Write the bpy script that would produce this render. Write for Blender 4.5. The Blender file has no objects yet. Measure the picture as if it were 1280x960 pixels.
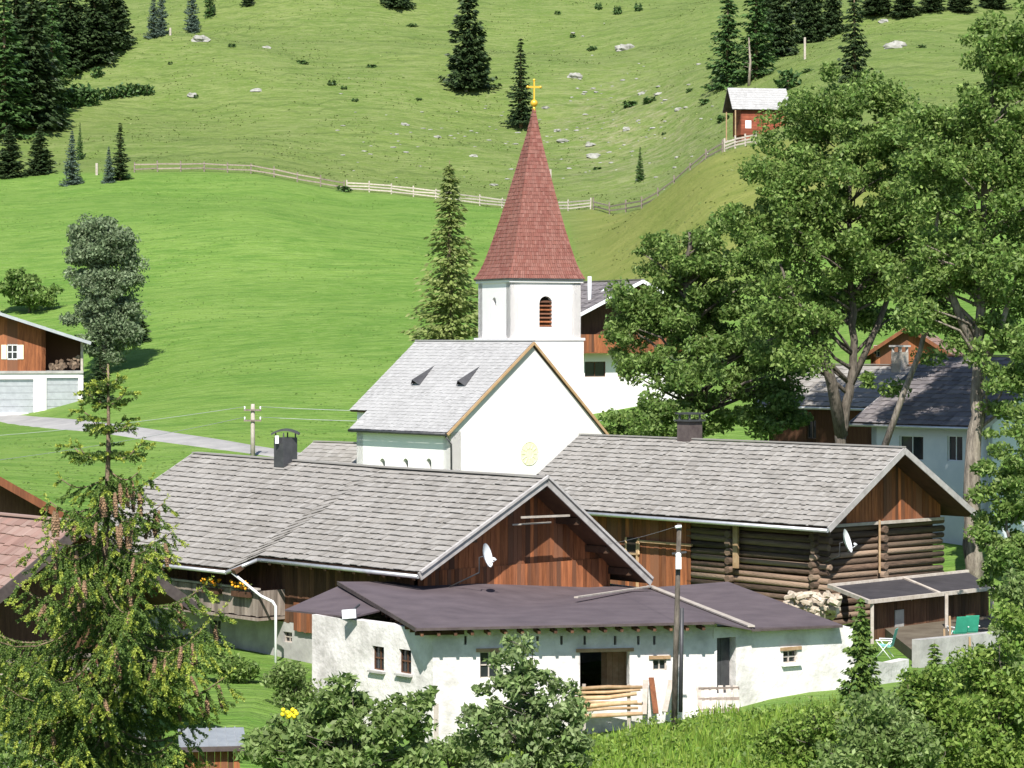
import bpy, math, random
import numpy as np
from mathutils import Vector, Matrix, noise
random.seed(7); rng = np.random.default_rng(7)
sc = bpy.context.scene; col = sc.collection
R = math.radians
F, CX, HY = 3400.0, 640.0, 420.0            # focal length in px of the 1280 wide photo, centre, horizon row

# ------------------------------------------------------------------ camera, sky, sun, exposure
cam = bpy.data.cameras.new('camera'); cam_o = bpy.data.objects.new('camera', cam); col.objects.link(cam_o)
cam_o.location = (0, 0, 0); cam_o.rotation_euler = (R(90), 0, 0)
cam.sensor_width = 36; cam.lens = F/1280*36; cam.shift_y = -60/1280; cam.clip_start = .5; cam.clip_end = 5000
sc.camera = cam_o
AZ, EL = R(184), R(47)
sun_dir = Vector((math.sin(AZ)*math.cos(EL), math.cos(AZ)*math.cos(EL), math.sin(EL)))
w = bpy.data.worlds.new('World'); sc.world = w; w.use_nodes = True
nt = w.node_tree; bg = nt.nodes['Background']
sky = nt.nodes.new('ShaderNodeTexSky'); sky.sky_type = 'NISHITA'; sky.sun_disc = False
sky.sun_elevation = EL; sky.sun_rotation = AZ; sky.altitude = 1300
nt.links.new(sky.outputs[0], bg.inputs[0]); bg.inputs[1].default_value = .10
sl = bpy.data.lights.new('sun', 'SUN'); sl.energy = 5.0; sl.angle = R(.53); sl.color = (1, .955, .88)
so = bpy.data.objects.new('sun', sl); col.objects.link(so); so.rotation_euler = sun_dir.to_track_quat('Z', 'Y').to_euler()
sc.view_settings.view_transform = 'Standard'; sc.view_settings.look = 'None'
sc.view_settings.gamma = 1; sc.view_settings.use_curve_mapping = False; sc.view_settings.exposure = .72

# ------------------------------------------------------------------ materials
def mat(name, c1, c2=None, rough=.85, scale=2.0, stretch=(1, 1, 1), island=0.0, bump=0.0, bscale=None,
        metal=0, spec=.3, translucent=0, c3=None, detail=5, lo=.35, hi=.65, hue=0.0):
    m = bpy.data.materials.new(name); m.use_nodes = True
    t = m.node_tree; N = t.nodes; L = t.links; b = N['Principled BSDF']
    b.inputs['Roughness'].default_value = rough; b.inputs['Metallic'].default_value = metal
    b.inputs['Specular IOR Level'].default_value = spec
    tc = N.new('ShaderNodeTexCoord'); mp = N.new('ShaderNodeMapping'); mp.inputs['Scale'].default_value = stretch
    L.new(tc.outputs['Object'], mp.inputs[0])
    c = None
    if c2 is None: c2 = tuple(x*.8 for x in c1)
    n = N.new('ShaderNodeTexNoise'); n.inputs['Scale'].default_value = scale; n.inputs['Detail'].default_value = detail
    n.inputs['Roughness'].default_value = .65
    L.new(mp.outputs[0], n.inputs['Vector'])
    r = N.new('ShaderNodeValToRGB'); r.color_ramp.elements[0].position = lo; r.color_ramp.elements[1].position = hi
    r.color_ramp.elements[0].color = (*c1, 1); r.color_ramp.elements[1].color = (*c2, 1)
    L.new(n.outputs[0], r.inputs[0]); c = r.outputs[0]
    if island or c3:
        g = N.new('ShaderNodeNewGeometry')
        if c3:
            mx = N.new('ShaderNodeMix'); mx.data_type = 'RGBA'
            pw = N.new('ShaderNodeMath'); pw.operation = 'POWER'; pw.inputs[1].default_value = 1.6
            L.new(g.outputs['Random Per Island'], pw.inputs[0]); L.new(pw.outputs[0], mx.inputs[0])
            L.new(c, mx.inputs[6]); mx.inputs[7].default_value = (*c3, 1); c = mx.outputs[2]
        if island:
            w2 = N.new('ShaderNodeTexWhiteNoise'); w2.noise_dimensions = '1D'; L.new(g.outputs['Random Per Island'], w2.inputs['W'])
            mr = N.new('ShaderNodeMapRange'); mr.inputs[3].default_value = 1-island; mr.inputs[4].default_value = 1+island
            L.new(w2.outputs[0], mr.inputs[0])
            h = N.new('ShaderNodeHueSaturation'); L.new(mr.outputs[0], h.inputs['Value']); L.new(c, h.inputs['Color']); c = h.outputs[0]
    L.new(c, b.inputs['Base Color'])
    if bump:
        n2 = N.new('ShaderNodeTexNoise'); n2.inputs['Scale'].default_value = bscale or scale*3; n2.inputs['Detail'].default_value = 6
        L.new(mp.outputs[0], n2.inputs['Vector'])
        bp = N.new('ShaderNodeBump'); bp.inputs['Strength'].default_value = bump; bp.inputs['Distance'].default_value = .05
        L.new(n2.outputs[0], bp.inputs['Height']); L.new(bp.outputs[0], b.inputs['Normal'])
    if translucent:
        tr = N.new('ShaderNodeBsdfTranslucent'); L.new(c, tr.inputs[0])
        ms = N.new('ShaderNodeMixShader'); ms.inputs[0].default_value = translucent
        L.new(b.outputs[0], ms.inputs[1]); L.new(tr.outputs[0], ms.inputs[2]); L.new(ms.outputs[0], N['Material Output'].inputs[0])
    return m
M = {}
M['shingle'] = mat('weathered_shingle', (.205, .19, .172), (.28, .262, .242), scale=.35, stretch=(1, 1, 3), island=.1, c3=(.29, .275, .257), bump=.3)
M['church_shingle'] = mat('grey_church_shingle', (.29, .285, .285), (.35, .345, .345), scale=.5, island=.06, c3=(.36, .355, .355), bump=.2)
M['spire'] = mat('red_spire_shingle', (.17, .058, .045), (.205, .08, .06), scale=.8, island=.1, c3=(.24, .11, .088), rough=.6)
M['dark_tile'] = mat('dark_tile', (.10, .09, .095), (.15, .135, .14), scale=1.5, island=.2, c3=(.2, .18, .18))
M['brown_tile'] = mat('brown_tile', (.19, .105, .085), (.25, .155, .13), scale=1.2, island=.15, c3=(.29, .2, .17))
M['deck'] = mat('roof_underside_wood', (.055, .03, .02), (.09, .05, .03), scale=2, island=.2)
M['barge'] = mat('grey_barge_board', (.30, .28, .27), (.42, .40, .39), scale=3, island=.15)
M['barge_dark'] = mat('dark_barge_board', (.06, .045, .045), (.10, .08, .075), scale=3)
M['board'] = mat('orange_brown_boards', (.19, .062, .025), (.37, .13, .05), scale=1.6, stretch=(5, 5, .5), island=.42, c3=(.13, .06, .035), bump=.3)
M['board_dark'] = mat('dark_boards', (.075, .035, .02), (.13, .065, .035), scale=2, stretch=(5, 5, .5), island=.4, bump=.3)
M['board_grey'] = mat('grey_boards', (.19, .15, .125), (.3, .25, .215), scale=2, stretch=(5, 5, .5), island=.35, bump=.3)
M['log'] = mat('old_log', (.05, .033, .024), (.14, .09, .062), scale=2.2, stretch=(.6, .6, 5), island=.5, c3=(.25, .18, .13), bump=.9, bscale=8)
M['log_light'] = mat('log_end_grain', (.34, .27, .20), (.52, .45, .37), scale=6, island=.3)
M['timber'] = mat('weathered_timber', (.36, .31, .26), (.5, .45, .4), scale=4, island=.2)
M['timber_warm'] = mat('fresh_timber', (.34, .21, .11), (.46, .33, .2), scale=4, island=.3)
M['white'] = mat('white_render', (.84, .81, .80), (.79, .765, .755), scale=.6, rough=.9, bump=.15, bscale=9)
M['stable_white'] = mat('rough_limewash', (.70, .67, .655), (.45, .43, .41), scale=.8, rough=.95, bump=.6, bscale=6, lo=.45, hi=.66, detail=10)
M['concrete'] = mat('grey_concrete', (.42, .41, .39), (.28, .27, .26), scale=1.2, rough=.95, bump=.4)
M['bluewhite'] = mat('pale_blue_render', (.6, .63, .66), (.52, .56, .6), scale=1)
M['felt'] = mat('brown_roofing_felt', (.085, .066, .073), (.12, .094, .102), scale=.9, rough=.72, bump=.15, bscale=14)
M['felt_dark'] = mat('dark_roofing_felt', (.035, .032, .036), (.055, .05, .055), scale=1.2, rough=.8, bump=.2)
M['metal'] = mat('galvanised_metal', (.55, .56, .58), (.45, .46, .48), scale=3, rough=.4, metal=.6, spec=.5)
M['metal_dark'] = mat('dark_metal', (.05, .05, .055), (.08, .08, .085), scale=3, rough=.5, metal=.3)
M['whitemetal'] = mat('white_painted_metal', (.78, .79, .8), (.7, .71, .72), scale=3, rough=.4)
M['gold'] = mat('gilded_metal', (.85, .50, .05), (.75, .42, .04), scale=3, rough=.35, metal=.35, spec=.6)
M['glass'] = mat('window_glass', (.015, .018, .02), (.03, .035, .04), scale=1, rough=.08, spec=.6)
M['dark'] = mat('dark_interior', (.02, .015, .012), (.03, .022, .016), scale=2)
M['yellow'] = mat('pale_yellow_paint', (.74, .72, .46), (.78, .76, .58), scale=5)
M['ochre'] = mat('ochre_edge', (.42, .27, .14), (.5, .34, .2), scale=3)
M['green_cloth'] = mat('green_canvas', (.03, .26, .16), (.04, .32, .2), scale=4)
M['turq'] = mat('turquoise_plastic', (.18, .42, .42), (.22, .48, .47), scale=4)
M['orange'] = mat('orange_petals', (.8, .28, .02), (.75, .4, .02), scale=4, rough=.7, island=.3)
M['yellowf'] = mat('yellow_petals', (.8, .6, .02), (.85, .7, .03), scale=4, rough=.7)
M['rock'] = mat('pale_limestone', (.2, .2, .17), (.34, .335, .31), scale=1.3, bump=.8)
M['bark'] = mat('grey_bark', (.05, .042, .034), (.16, .135, .11), scale=3, stretch=(3, 3, .6), bump=1, bscale=5)  # darkened for the shadowed trunk of the forked ash; shade is in the colour
M['dead_wood'] = mat('bleached_dead_wood', (.30, .26, .21), (.46, .41, .35), scale=3)
M['bark_mid'] = mat('lit_ash_bark', (.09, .075, .06), (.30, .26, .21), scale=2.2, stretch=(3, 3, .6), bump=1)  # paler bark copy: sunlight on the right-edge trunk put into the colour
M['dirt'] = mat('trodden_dirt', (.09, .07, .05), (.15, .125, .09), scale=.8, bump=.5)
M['bark_light'] = mat('pale_bark', (.15, .12, .095), (.40, .345, .29), scale=2.5, stretch=(3, 3, .6), bump=.8, bscale=5)
M['bark_red'] = mat('spruce_bark', (.12, .08, .055), (.22, .16, .11), scale=5, bump=.6)
M['road'] = mat('pale_road', (.25, .245, .24), (.33, .32, .31), scale=.6, rough=.95)
M['cone'] = mat('spruce_cone_scales', (.21, .125, .07), (.32, .21, .13), scale=14, stretch=(1, 1, 3), island=.3, bump=.8, bscale=40)
def leafmat(name, a, b, c, tr=.3, isl=.32): return mat(name, a, b, scale=.45, island=isl, c3=c, rough=.55, translucent=tr, spec=.35)
M['leaf_ash'] = leafmat('ash_leaves', (.08, .16, .03), (.125, .21, .042), (.25, .34, .10), .45, .38)
M['leaf_ash2'] = leafmat('bright_ash_leaves', (.085, .17, .03), (.135, .225, .045), (.28, .37, .11), .45, .38)
M['leaf_willow'] = leafmat('willow_leaves', (.13, .19, .09), (.185, .25, .13), (.26, .32, .19), .4)
M['leaf_bush'] = leafmat('bush_leaves', (.13, .21, .05), (.185, .27, .075), (.30, .38, .15), .45, .35)
M['leaf_sap'] = leafmat('sapling_leaves', (.13, .205, .06), (.185, .27, .09), (.30, .37, .17), .4, .4)
M['leaf_lime'] = leafmat('lime_green_leaves', (.11, .20, .03), (.16, .26, .04), (.26, .34, .08), .4, .35)
M['needle'] = leafmat('dark_needles', (.018, .038, .012), (.03, .055, .016), (.048, .078, .024), .12)
M['needle_mid'] = leafmat('green_needles', (.03, .075, .02), (.05, .105, .026), (.075, .14, .035), .15)
M['needle_blue'] = leafmat('blue_green_needles', (.05, .085, .06), (.075, .115, .085), (.11, .155, .12), .12)
M['needle_larch'] = leafmat('larch_needles', (.19, .25, .07), (.25, .31, .09), (.36, .41, .16), .5)
M['needle_near'] = leafmat('spruce_needles', (.05, .105, .022), (.09, .155, .03), (.16, .23, .045), .22, .2)
M['needle_tip'] = leafmat('young_spruce_shoots', (.22, .28, .04), (.30, .36, .055), (.40, .45, .08), .25, .2)
M['tussock'] = leafmat('tussock_grass', (.09, .135, .03), (.13, .175, .045), (.20, .23, .08), .2, .3)
M['tuft'] = leafmat('meadow_tuft', (.12, .22, .035), (.15, .25, .05), (.20, .29, .09), .4, .15)
M['grass_blade'] = leafmat('tall_grass_blades', (.13, .25, .03), (.19, .32, .04), (.30, .38, .07), .35)

# ------------------------------------------------------------------ object helpers
FR = {}
def tag(o, label=None, cat=None, group=None, kind=None):
    if label: o['label'] = label
    if cat: o['category'] = cat
    if group: o['group'] = group
    if kind: o['kind'] = kind
    return o
def thing(name, label, cat, loc, rz=0, group=None):
    o = bpy.data.objects.new(name, None); col.objects.link(o); o.empty_display_size = .3
    o.location = loc; o.rotation_euler = (0, 0, rz)
    FR[o] = (Matrix.Translation(Vector(loc)) @ Matrix.Rotation(rz, 4, 'Z')).inverted()
    return tag(o, label, cat, group)
def dup(o, loc=None, rz=None, scale=None, label=None, parent=None, cat=None):
    c = o.copy(); col.objects.link(c); c.parent = parent
    if parent is None:
        if loc is not None: c.location = loc
        if rz is not None: c.rotation_euler = (0, 0, rz)
        if scale is not None: c.scale = scale if hasattr(scale, '__len__') else (scale,)*3
        if label: c['label'] = label
        if cat: c['category'] = cat
    for ch in list(KIDS.get(o, [])): KIDS.setdefault(c, []).append(dup(ch, parent=c))
    return c
KIDS = {}
class MB:
    def __init__(s): s.v = []; s.f = []; s.sm = []
    def add(s, vs, fs, smooth=False):
        k = len(s.v); s.v.extend([tuple(p) for p in vs]); s.f.extend([tuple(i+k for i in f) for f in fs]); s.sm.extend([smooth]*len(fs))
    def prism(s, pts, vec):
        """polygon pts extruded along vec"""
        pts = [Vector(p) for p in pts]; vec = Vector(vec); n = len(pts)
        nn = sum(((pts[i]).cross(pts[(i+1) % n]) for i in range(n)), Vector())
        if nn.dot(vec) > 0: pts = pts[::-1]
        vs = pts+[p+vec for p in pts]
        fs = [tuple(range(n)), tuple(range(2*n-1, n-1, -1))]+[(i, i+n, (i+1) % n+n, (i+1) % n) for i in range(n)]
        s.add(vs, fs)
    def bar(s, a, b, wd, h, up=(0, 0, 1)):
        a = Vector(a); b = Vector(b); d = (b-a).normalized(); upv = Vector(up)
        if abs(d.dot(upv)) > .98: upv = Vector((1, 0, 0))
        x = d.cross(upv).normalized(); y = x.cross(d)
        s.prism([a+x*wd/2+y*h/2, a-x*wd/2+y*h/2, a-x*wd/2-y*h/2, a+x*wd/2-y*h/2], b-a)
    def tube(s, pts, rad, n=8, cap=True, smooth=True):
        pts = [Vector(p) for p in pts]
        if not hasattr(rad, '__len__'): rad = [rad]*len(pts)
        vs = []; prev = None
        for i, p in enumerate(pts):
            d = (pts[min(i+1, len(pts)-1)]-pts[max(i-1, 0)]).normalized()
            if prev is None: u = d.orthogonal().normalized()
            else:
                u = prev-d*prev.dot(d); u = u.normalized() if u.length > 1e-6 else d.orthogonal().normalized()
            prev = u; v = d.cross(u)
            for k in range(n):
                a = 2*math.pi*k/n; vs.append(p+(u*math.cos(a)+v*math.sin(a))*rad[i])
        fs = [(i*n+k, i*n+(k+1) % n, (i+1)*n+(k+1) % n, (i+1)*n+k) for i in range(len(pts)-1) for k in range(n)]
        k0 = len(s.v); s.add(vs, fs, smooth)
        if cap:
            s.f.append(tuple(k0+k for k in range(n))[::-1]); s.sm.append(False)
            s.f.append(tuple(k0+(len(pts)-1)*n+k for k in range(n))); s.sm.append(False)
    def ball(s, c, r, nu=10, nv=7, sc3=(1, 1, 1), jit=0):
        c = Vector(c); vs = [c+Vector((0, 0, r*sc3[2]))]
        for j in range(1, nv):
            th = math.pi*j/nv
            for i in range(nu):
                ph = 2*math.pi*i/nu; q = 1+random.uniform(-jit, jit)
                vs.append(c+Vector((r*sc3[0]*math.sin(th)*math.cos(ph)*q, r*sc3[1]*math.sin(th)*math.sin(ph)*q, r*sc3[2]*math.cos(th)*q)))
        vs.append(c-Vector((0, 0, r*sc3[2]))); e = len(vs)-1
        fs = [(0, 1+i, 1+(i+1) % nu) for i in range(nu)]
        for j in range(nv-2):
            for i in range(nu):
                a = 1+j*nu; fs.append((a+i, a+nu+i, a+nu+(i+1) % nu, a+(i+1) % nu))
        a = 1+(nv-2)*nu; fs += [(a+i, e, a+(i+1) % nu) for i in range(nu)]
        s.add(vs, fs, jit == 0)
    def build(s, name, m, parent=None, root=None):
        me = bpy.data.meshes.new(name)
        inv = FR.get(root or parent)
        vs = s.v if inv is None else [tuple(inv @ Vector(p)) for p in s.v]
        me.from_pydata(vs, [], s.f); me.polygons.foreach_set('use_smooth', s.sm)
        me.materials.append(M[m] if isinstance(m, str) else m); me.update()
        o = bpy.data.objects.new(name, me); col.objects.link(o)
        if parent:
            o.parent = parent; KIDS.setdefault(parent, []).append(o)
            if inv is not None: FR[o] = inv
        return o
def build_np(name, V, Q, m, parent=None):
    me = bpy.data.meshes.new(name); V = np.asarray(V, np.float32); Q = np.asarray(Q, np.int32)
    inv = FR.get(parent)
    if inv is not None:
        A = np.array(inv); V = V @ A[:3, :3].T+A[:3, 3]
    k = Q.shape[1]
    me.vertices.add(len(V)); me.vertices.foreach_set('co', V.astype(np.float32).ravel())
    me.loops.add(Q.size); me.loops.foreach_set('vertex_index', Q.ravel())
    me.polygons.add(len(Q)); me.polygons.foreach_set('loop_start', np.arange(0, Q.size, k, dtype=np.int32))
    me.polygons.foreach_set('loop_total', np.full(len(Q), k, np.int32))
    me.materials.append(M[m]); me.update(calc_edges=True); me.validate()
    o = bpy.data.objects.new(name, me); col.objects.link(o)
    if parent:
        o.parent = parent; KIDS.setdefault(parent, []).append(o); FR[o] = inv
    return o
def at(px, py, D): return Vector(((px-CX)/F*D, D, (HY-py)/F*D))

# ------------------------------------------------------------------ terrain height
COLS = np.array([-600, 0, 150, 300, 450, 640, 740, 820, 900, 1000, 1130, 1280, 1800], float)
ROWS = [
 (-60, [-1.2]*13), (0, [-1.7]*13), (10, [-3.7]*13), (25, [-7.6]*13), (45, [-10.7]*13),
 (62, [-12, -12, -12, -12, -12, -12, -11.9, -11.7, -11.6, -11.4, -11.1, -10.9, -10.5]),
 (75, [-11.6, -11.6, -11.6, -11.5, -12, -12.1, -11.9, -11.25, -11.1, -10.9, -10.7, -10.4, -10]),
 (82, [-11.2, -11.2, -11.2, -11.1, -11.9, -12.0, -11.8, -11.6, -11.3, -10.9, -10.8, -10.5, -10]),
 (95, [-11.2, -11.2, -11.2, -11.3, -11.5, -11.5, -11.5, -11.5, -11.5, -11.5, -11.45, -11.3, -10.5]),
 (106, [-10.7, -10.9, -11, -11.2, -11.4, -11.4, -11.4, -11.4, -11.4, -11.4, -11.4, -11.1, -10]),
 (112, [-10, -10.2, -10.4, -10.6, -10.8, -10.8, -10.8, -10.8, -10.8, -10.7, -10.6, -10.2, -9]),
 (125, [-8.6, -8.8, -9, -9, -9, -9, -9, -9, -9, -8.9, -8.7, -8.4, -8]),
 (145, [-7.2, -7.5, -7.8, -7.6, -7.6, -7.5, -7.3, -7.2, -7, -6.8, -6.5, -6, -5]),
 (165, [-6.6, -6.9, -6.7, -6.4, -6.6, -5.5, -5, -4.6, -4.2, -3.8, -3, -2.5, -1]),
 (200, [-5, -5.6, -3.8, -2.6, -2, -1.5, -.9, -.4, 0, 1, 2, 3, 5]),
 (250, [3, 3.8, 4.6, 5.2, 5, 4.5, 6.3, 10.2, 14.8, 16.5, 17, 17, 18]),
 (270, [7, 8.5, 9.3, 10, 9, 8, 9.6, 14.2, 18.7, 20, 20.5, 21, 22]),
 (300, [12, 13, 14, 14.5, 13, 12.5, 13.2, 15.2, 19.6, 22, 24, 26, 28]),
 (340, [19, 19.8, 20.5, 20.6, 18.5, 17.2, 18, 20, 25, 30, 33, 34, 36]),
 (390, [33, 33, 34, 34, 33, 32, 33, 36, 40, 42, 44, 43, 45]),
 (450, [53, 52, 52, 51, 51, 52, 52, 54, 57, 57, 58, 58, 60]),
 (550, [85]*13), (700, [142]*13), (1000, [270]*13), (1500, [460]*13)]
RD = np.array([r[0] for r in ROWS], float); RZ = np.array([r[1] for r in ROWS], float)
def pchip(x, y, q):
    h = np.diff(x); d = np.diff(y, axis=0)/h[:, None]; m = np.zeros_like(y)
    for k in range(1, len(x)-1):
        s = d[k-1]*d[k] > 0; w1 = 2*h[k]+h[k-1]; w2 = h[k]+2*h[k-1]
        m[k] = np.where(s, (w1+w2)/(w1/np.where(s, d[k-1], 1)+w2/np.where(s, d[k], 1)), 0)
    m[0] = d[0]; m[-1] = d[-1]
    i = np.clip(np.searchsorted(x, q)-1, 0, len(x)-2); t = ((q-x[i])/h[i])[:, None]; H = h[i][:, None]
    return (2*t**3-3*t**2+1)*y[i]+(t**3-2*t**2+t)*H*m[i]+(-2*t**3+3*t**2)*y[i+1]+(t**3-t**2)*H*m[i+1]
DG = np.arange(-60, 1501, 1.0); PG = np.arange(-600, 1801, 10.0)
G1 = pchip(RD, RZ, DG); GZ = pchip(COLS, G1.T, PG).T
def Hbase(x, y):
    y = min(max(y, -59.9), 1498); px = min(max(640+F*x/max(y, 20), -599.9), 1799)
    i = int(y+60); fi = y+60-i; q = (px+600)/10; j = int(q); fj = q-j
    return (GZ[i, j]*(1-fi)+GZ[i+1, j]*fi)*(1-fj)+(GZ[i, j+1]*(1-fi)+GZ[i+1, j+1]*fi)*fj
def H(x, y):
    z = Hbase(x, y)
    if y > 205:
        a = min((y-205)/120, 1)
        z += a*(noise.noise(Vector((x/34, y/30, 1)))*1.5+noise.noise(Vector((x/11, y/9, 5)))*.45+noise.noise(Vector((x/4.5, y/3.2, 9)))*.14)
    if y > 345:
        a = min((y-345)/50, 1); q = (x*.55+y*.8)/26
        z += a*(noise.noise(Vector((x/55, y/48, 21)))*6.5+noise.noise(Vector((q, (x*.8-y*.55)/60, 31)))*4.2+noise.noise(Vector((x/17, y/15, 41)))*1.1)
    return z
def G(px, D, dz=0):
    x = (px-CX)/F*D; return Vector((x, D, H(x, D)+dz))
def hit(px, py, dmin=60, dmax=900):
    D = dmin
    while D < dmax:
        x = (px-CX)/F*D
        if H(x, D) >= (HY-py)/F*D: break
        D += .5
    return G(px, D)
FX = [-600, 0, 150, 430, 560, 735, 800, 905, 945, 1100]; FD = [347, 343, 340, 335, 331, 311, 291, 271, 268, 268]
def Dfence(px): return float(np.interp(px, FX, FD))

# ------------------------------------------------------------------ ground sheet
def spaced(a, segs):
    out = [a]
    for end, st in segs:
        while out[-1] < end-1e-6: out.append(min(out[-1]+st, end))
    return out
ys = spaced(-60, [(60, 5), (130, 1.2), (240, 1.6), (420, 1.5), (560, 4), (1480, 25)])
xh = spaced(0, [(80, 1.3), (130, 5), (700, 25)]); xs = [-q for q in xh[:0:-1]]+xh
nx, ny = len(xs), len(ys)
V = np.zeros((nx*ny, 3)); lush = np.zeros(nx*ny); rocky = np.zeros(nx*ny); dry = np.zeros(nx*ny)
for j, y in enumerate(ys):
    for i, x in enumerate(xs):
        k = j*nx+i; V[k] = (x, y, H(x, y)); px = 640+F*x/max(y, 20)
        f = Dfence(px)
        if px > 735: f = np.interp(px, [735, 900, 1200], [235, 215, 235])
        elif px > 690: f = np.interp(px, [690, 735], [f, 235])
        lush[k] = 1/(1+math.exp(max(-30, min(30, (y-f)/1.2))))
        py = 420-F*V[k, 2]/max(y, 20)
        rocky[k] = math.exp(-((px-790)/110)**2-((py-170)/75)**2) if y > 280 else 0
        dry[k] = (1/(1+math.exp(max(-30, min(30, -(px-720)/14)))))*(1 if 200 < y < Dfence(px) else 0)
Q = np.array([[j*nx+i, j*nx+i+1, (j+1)*nx+i+1, (j+1)*nx+i] for j in range(ny-1) for i in range(nx-1)])
gm = bpy.data.materials.new('alpine_grass'); gm.use_nodes = True; t = gm.node_tree; N = t.nodes; L = t.links; b = N['Principled BSDF']
b.inputs['Roughness'].default_value = .9; b.inputs['Specular IOR Level'].default_value = .15
tc = N.new('ShaderNodeTexCoord')
def nz(scale, stretch=(1, 1, 1), detail=6, rough=.6):
    mp = N.new('ShaderNodeMapping'); mp.inputs['Scale'].default_value = stretch; L.new(tc.outputs['Object'], mp.inputs[0])
    n = N.new('ShaderNodeTexNoise'); n.inputs['Scale'].default_value = scale; n.inputs['Detail'].default_value = detail
    n.inputs['Roughness'].default_value = rough; L.new(mp.outputs[0], n.inputs[0]); return n.outputs[0]
def ramp(src, els):
    r = N.new('ShaderNodeValToRGB'); e = r.color_ramp.elements
    for k, (p, c) in enumerate(els):
        q = e[k] if k < 2 else e.new(p); q.position = p; q.color = (*c, 1)
    L.new(src, r.inputs[0]); return r.outputs[0]
def mixc(fac, a, bb, mode='MIX'):
    m = N.new('ShaderNodeMix'); m.data_type = 'RGBA'; m.blend_type = mode
    if isinstance(fac, float): m.inputs[0].default_value = fac
    else: L.new(fac, m.inputs[0])
    for s_, i_ in ((a, 6), (bb, 7)):
        if isinstance(s_, tuple): m.inputs[i_].default_value = (*s_, 1)
        else: L.new(s_, m.inputs[i_])
    return m.outputs[2]
def attr(n_): a = N.new('ShaderNodeAttribute'); a.attribute_name = n_; return a.outputs['Fac']
def mth(op, a, bb):
    m = N.new('ShaderNodeMath'); m.operation = op
    for i_, s_ in enumerate((a, bb)):
        if isinstance(s_, (int, float)): m.inputs[i_].default_value = s_
        else: L.new(s_, m.inputs[i_])
    m.use_clamp = op == 'MULTIPLY' and False; return m.outputs[0]
meadow = ramp(nz(.05, (1, 1.6, 1)), [(.36, (.10, .195, .028)), (.62, (.145, .235, .045))])
meadow = mixc(ramp(nz(.9, (1, 1.5, 1), 8, .75), [(.44, (0, 0, 0)), (.62, (.9, .9, .9))]), meadow, (.165, .255, .06))
meadow = mixc(ramp(nz(.22, (1, 2.2, 1), 7, .7), [(.46, (0, 0, 0)), (.62, (.8, .8, .8))]), meadow, (.085, .175, .027))
meadow = mixc(ramp(nz(4.5, (1, 1, 1), 3, .7), [(.60, (0, 0, 0)), (.76, (.6, .6, .6))]), meadow, (.25, .33, .13))
alp = ramp(nz(.06), [(.3, (.098, .155, .032)), (.7, (.14, .19, .046))])
alp = mixc(ramp(nz(.35, (.5, 1.6, 1.6), 8, .72), [(.42, (0, 0, 0)), (.6, (.9, .9, .9))]), alp, (.17, .21, .07))
alp = mixc(ramp(nz(1.1, (.35, 2.2, 2.2), 6, .7), [(.49, (0, 0, 0)), (.60, (.9, .9, .9))]), alp, (.095, .145, .032))
alp = mixc(ramp(nz(.16, (.5, 1.6, 2.5), 8, .75), [(.5, (0, 0, 0)), (.62, (.7, .7, .7))]), alp, (.10, .155, .035))
alp = mixc(ramp(nz(2.6, (.5, 1.8, 1.8), 5, .7), [(.54, (0, 0, 0)), (.64, (.8, .8, .8))]), alp, (.20, .22, .095))
sxz = N.new('ShaderNodeSeparateXYZ'); L.new(tc.outputs['Object'], sxz.inputs[0])
pth = mth('ADD', mth('MULTIPLY', sxz.outputs[2], 4.6), mth('MULTIPLY', nz(.035, (1, .4, .4), 5, .65), 42))
pth = mth('MULTIPLY', mth('POWER', mth('ADD', mth('MULTIPLY', mth('SINE', pth, 0), .5), .5), 5.0), ramp(nz(.12, (.6, 1.2, 1.2), 5, .7), [(.44, (0, 0, 0)), (.6, (.75, .75, .75))]))
alp = mixc(pth, alp, (.08, .12, .03))
dryc = ramp(nz(.25, (1, 1.5, 1), 7), [(.3, (.13, .165, .034)), (.7, (.20, .215, .06))])
stone = ramp(nz(1.4, (1, 2, 2), 8, .75), [(.45, (.20, .20, .09)), (.7, (.36, .33, .27))])
c = mixc(attr('dry'), alp, dryc)
rk = mth('MULTIPLY', attr('rocky'), ramp(nz(.55, (.6, 1.4, 1.4), 8, .7), [(.46, (0, 0, 0)), (.66, (1, 1, 1))]))
c = mixc(rk, c, stone)
c = mixc(attr('lush'), c, meadow)
L.new(c, b.inputs['Base Color'])
hgt = mth('ADD', mth('MULTIPLY', nz(.8, (.4, 2.2, 2.2), 6), 1.2), mth('MULTIPLY', nz(3.5, (1, 1, 1), 4), .35))
bp = N.new('ShaderNodeBump'); bp.inputs['Strength'].default_value = .8; bp.inputs['Distance'].default_value = .45
L.new(hgt, bp.inputs['Height']); L.new(bp.outputs[0], b.inputs['Normal'])
M['ground'] = gm
g = build_np('terrain', V, Q, 'ground'); tag(g, 'green valley floor and grassy alpine hillside', kind='structure'); g['kind'] = 'structure'
for nm, arr in (('lush', lush), ('rocky', rocky), ('dry', dry)):
    a = g.data.attributes.new(nm, 'FLOAT', 'POINT'); a.data.foreach_set('value', arr.astype(np.float32))
g.data.polygons.foreach_set('use_smooth', [True]*len(g.data.polygons))

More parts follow.
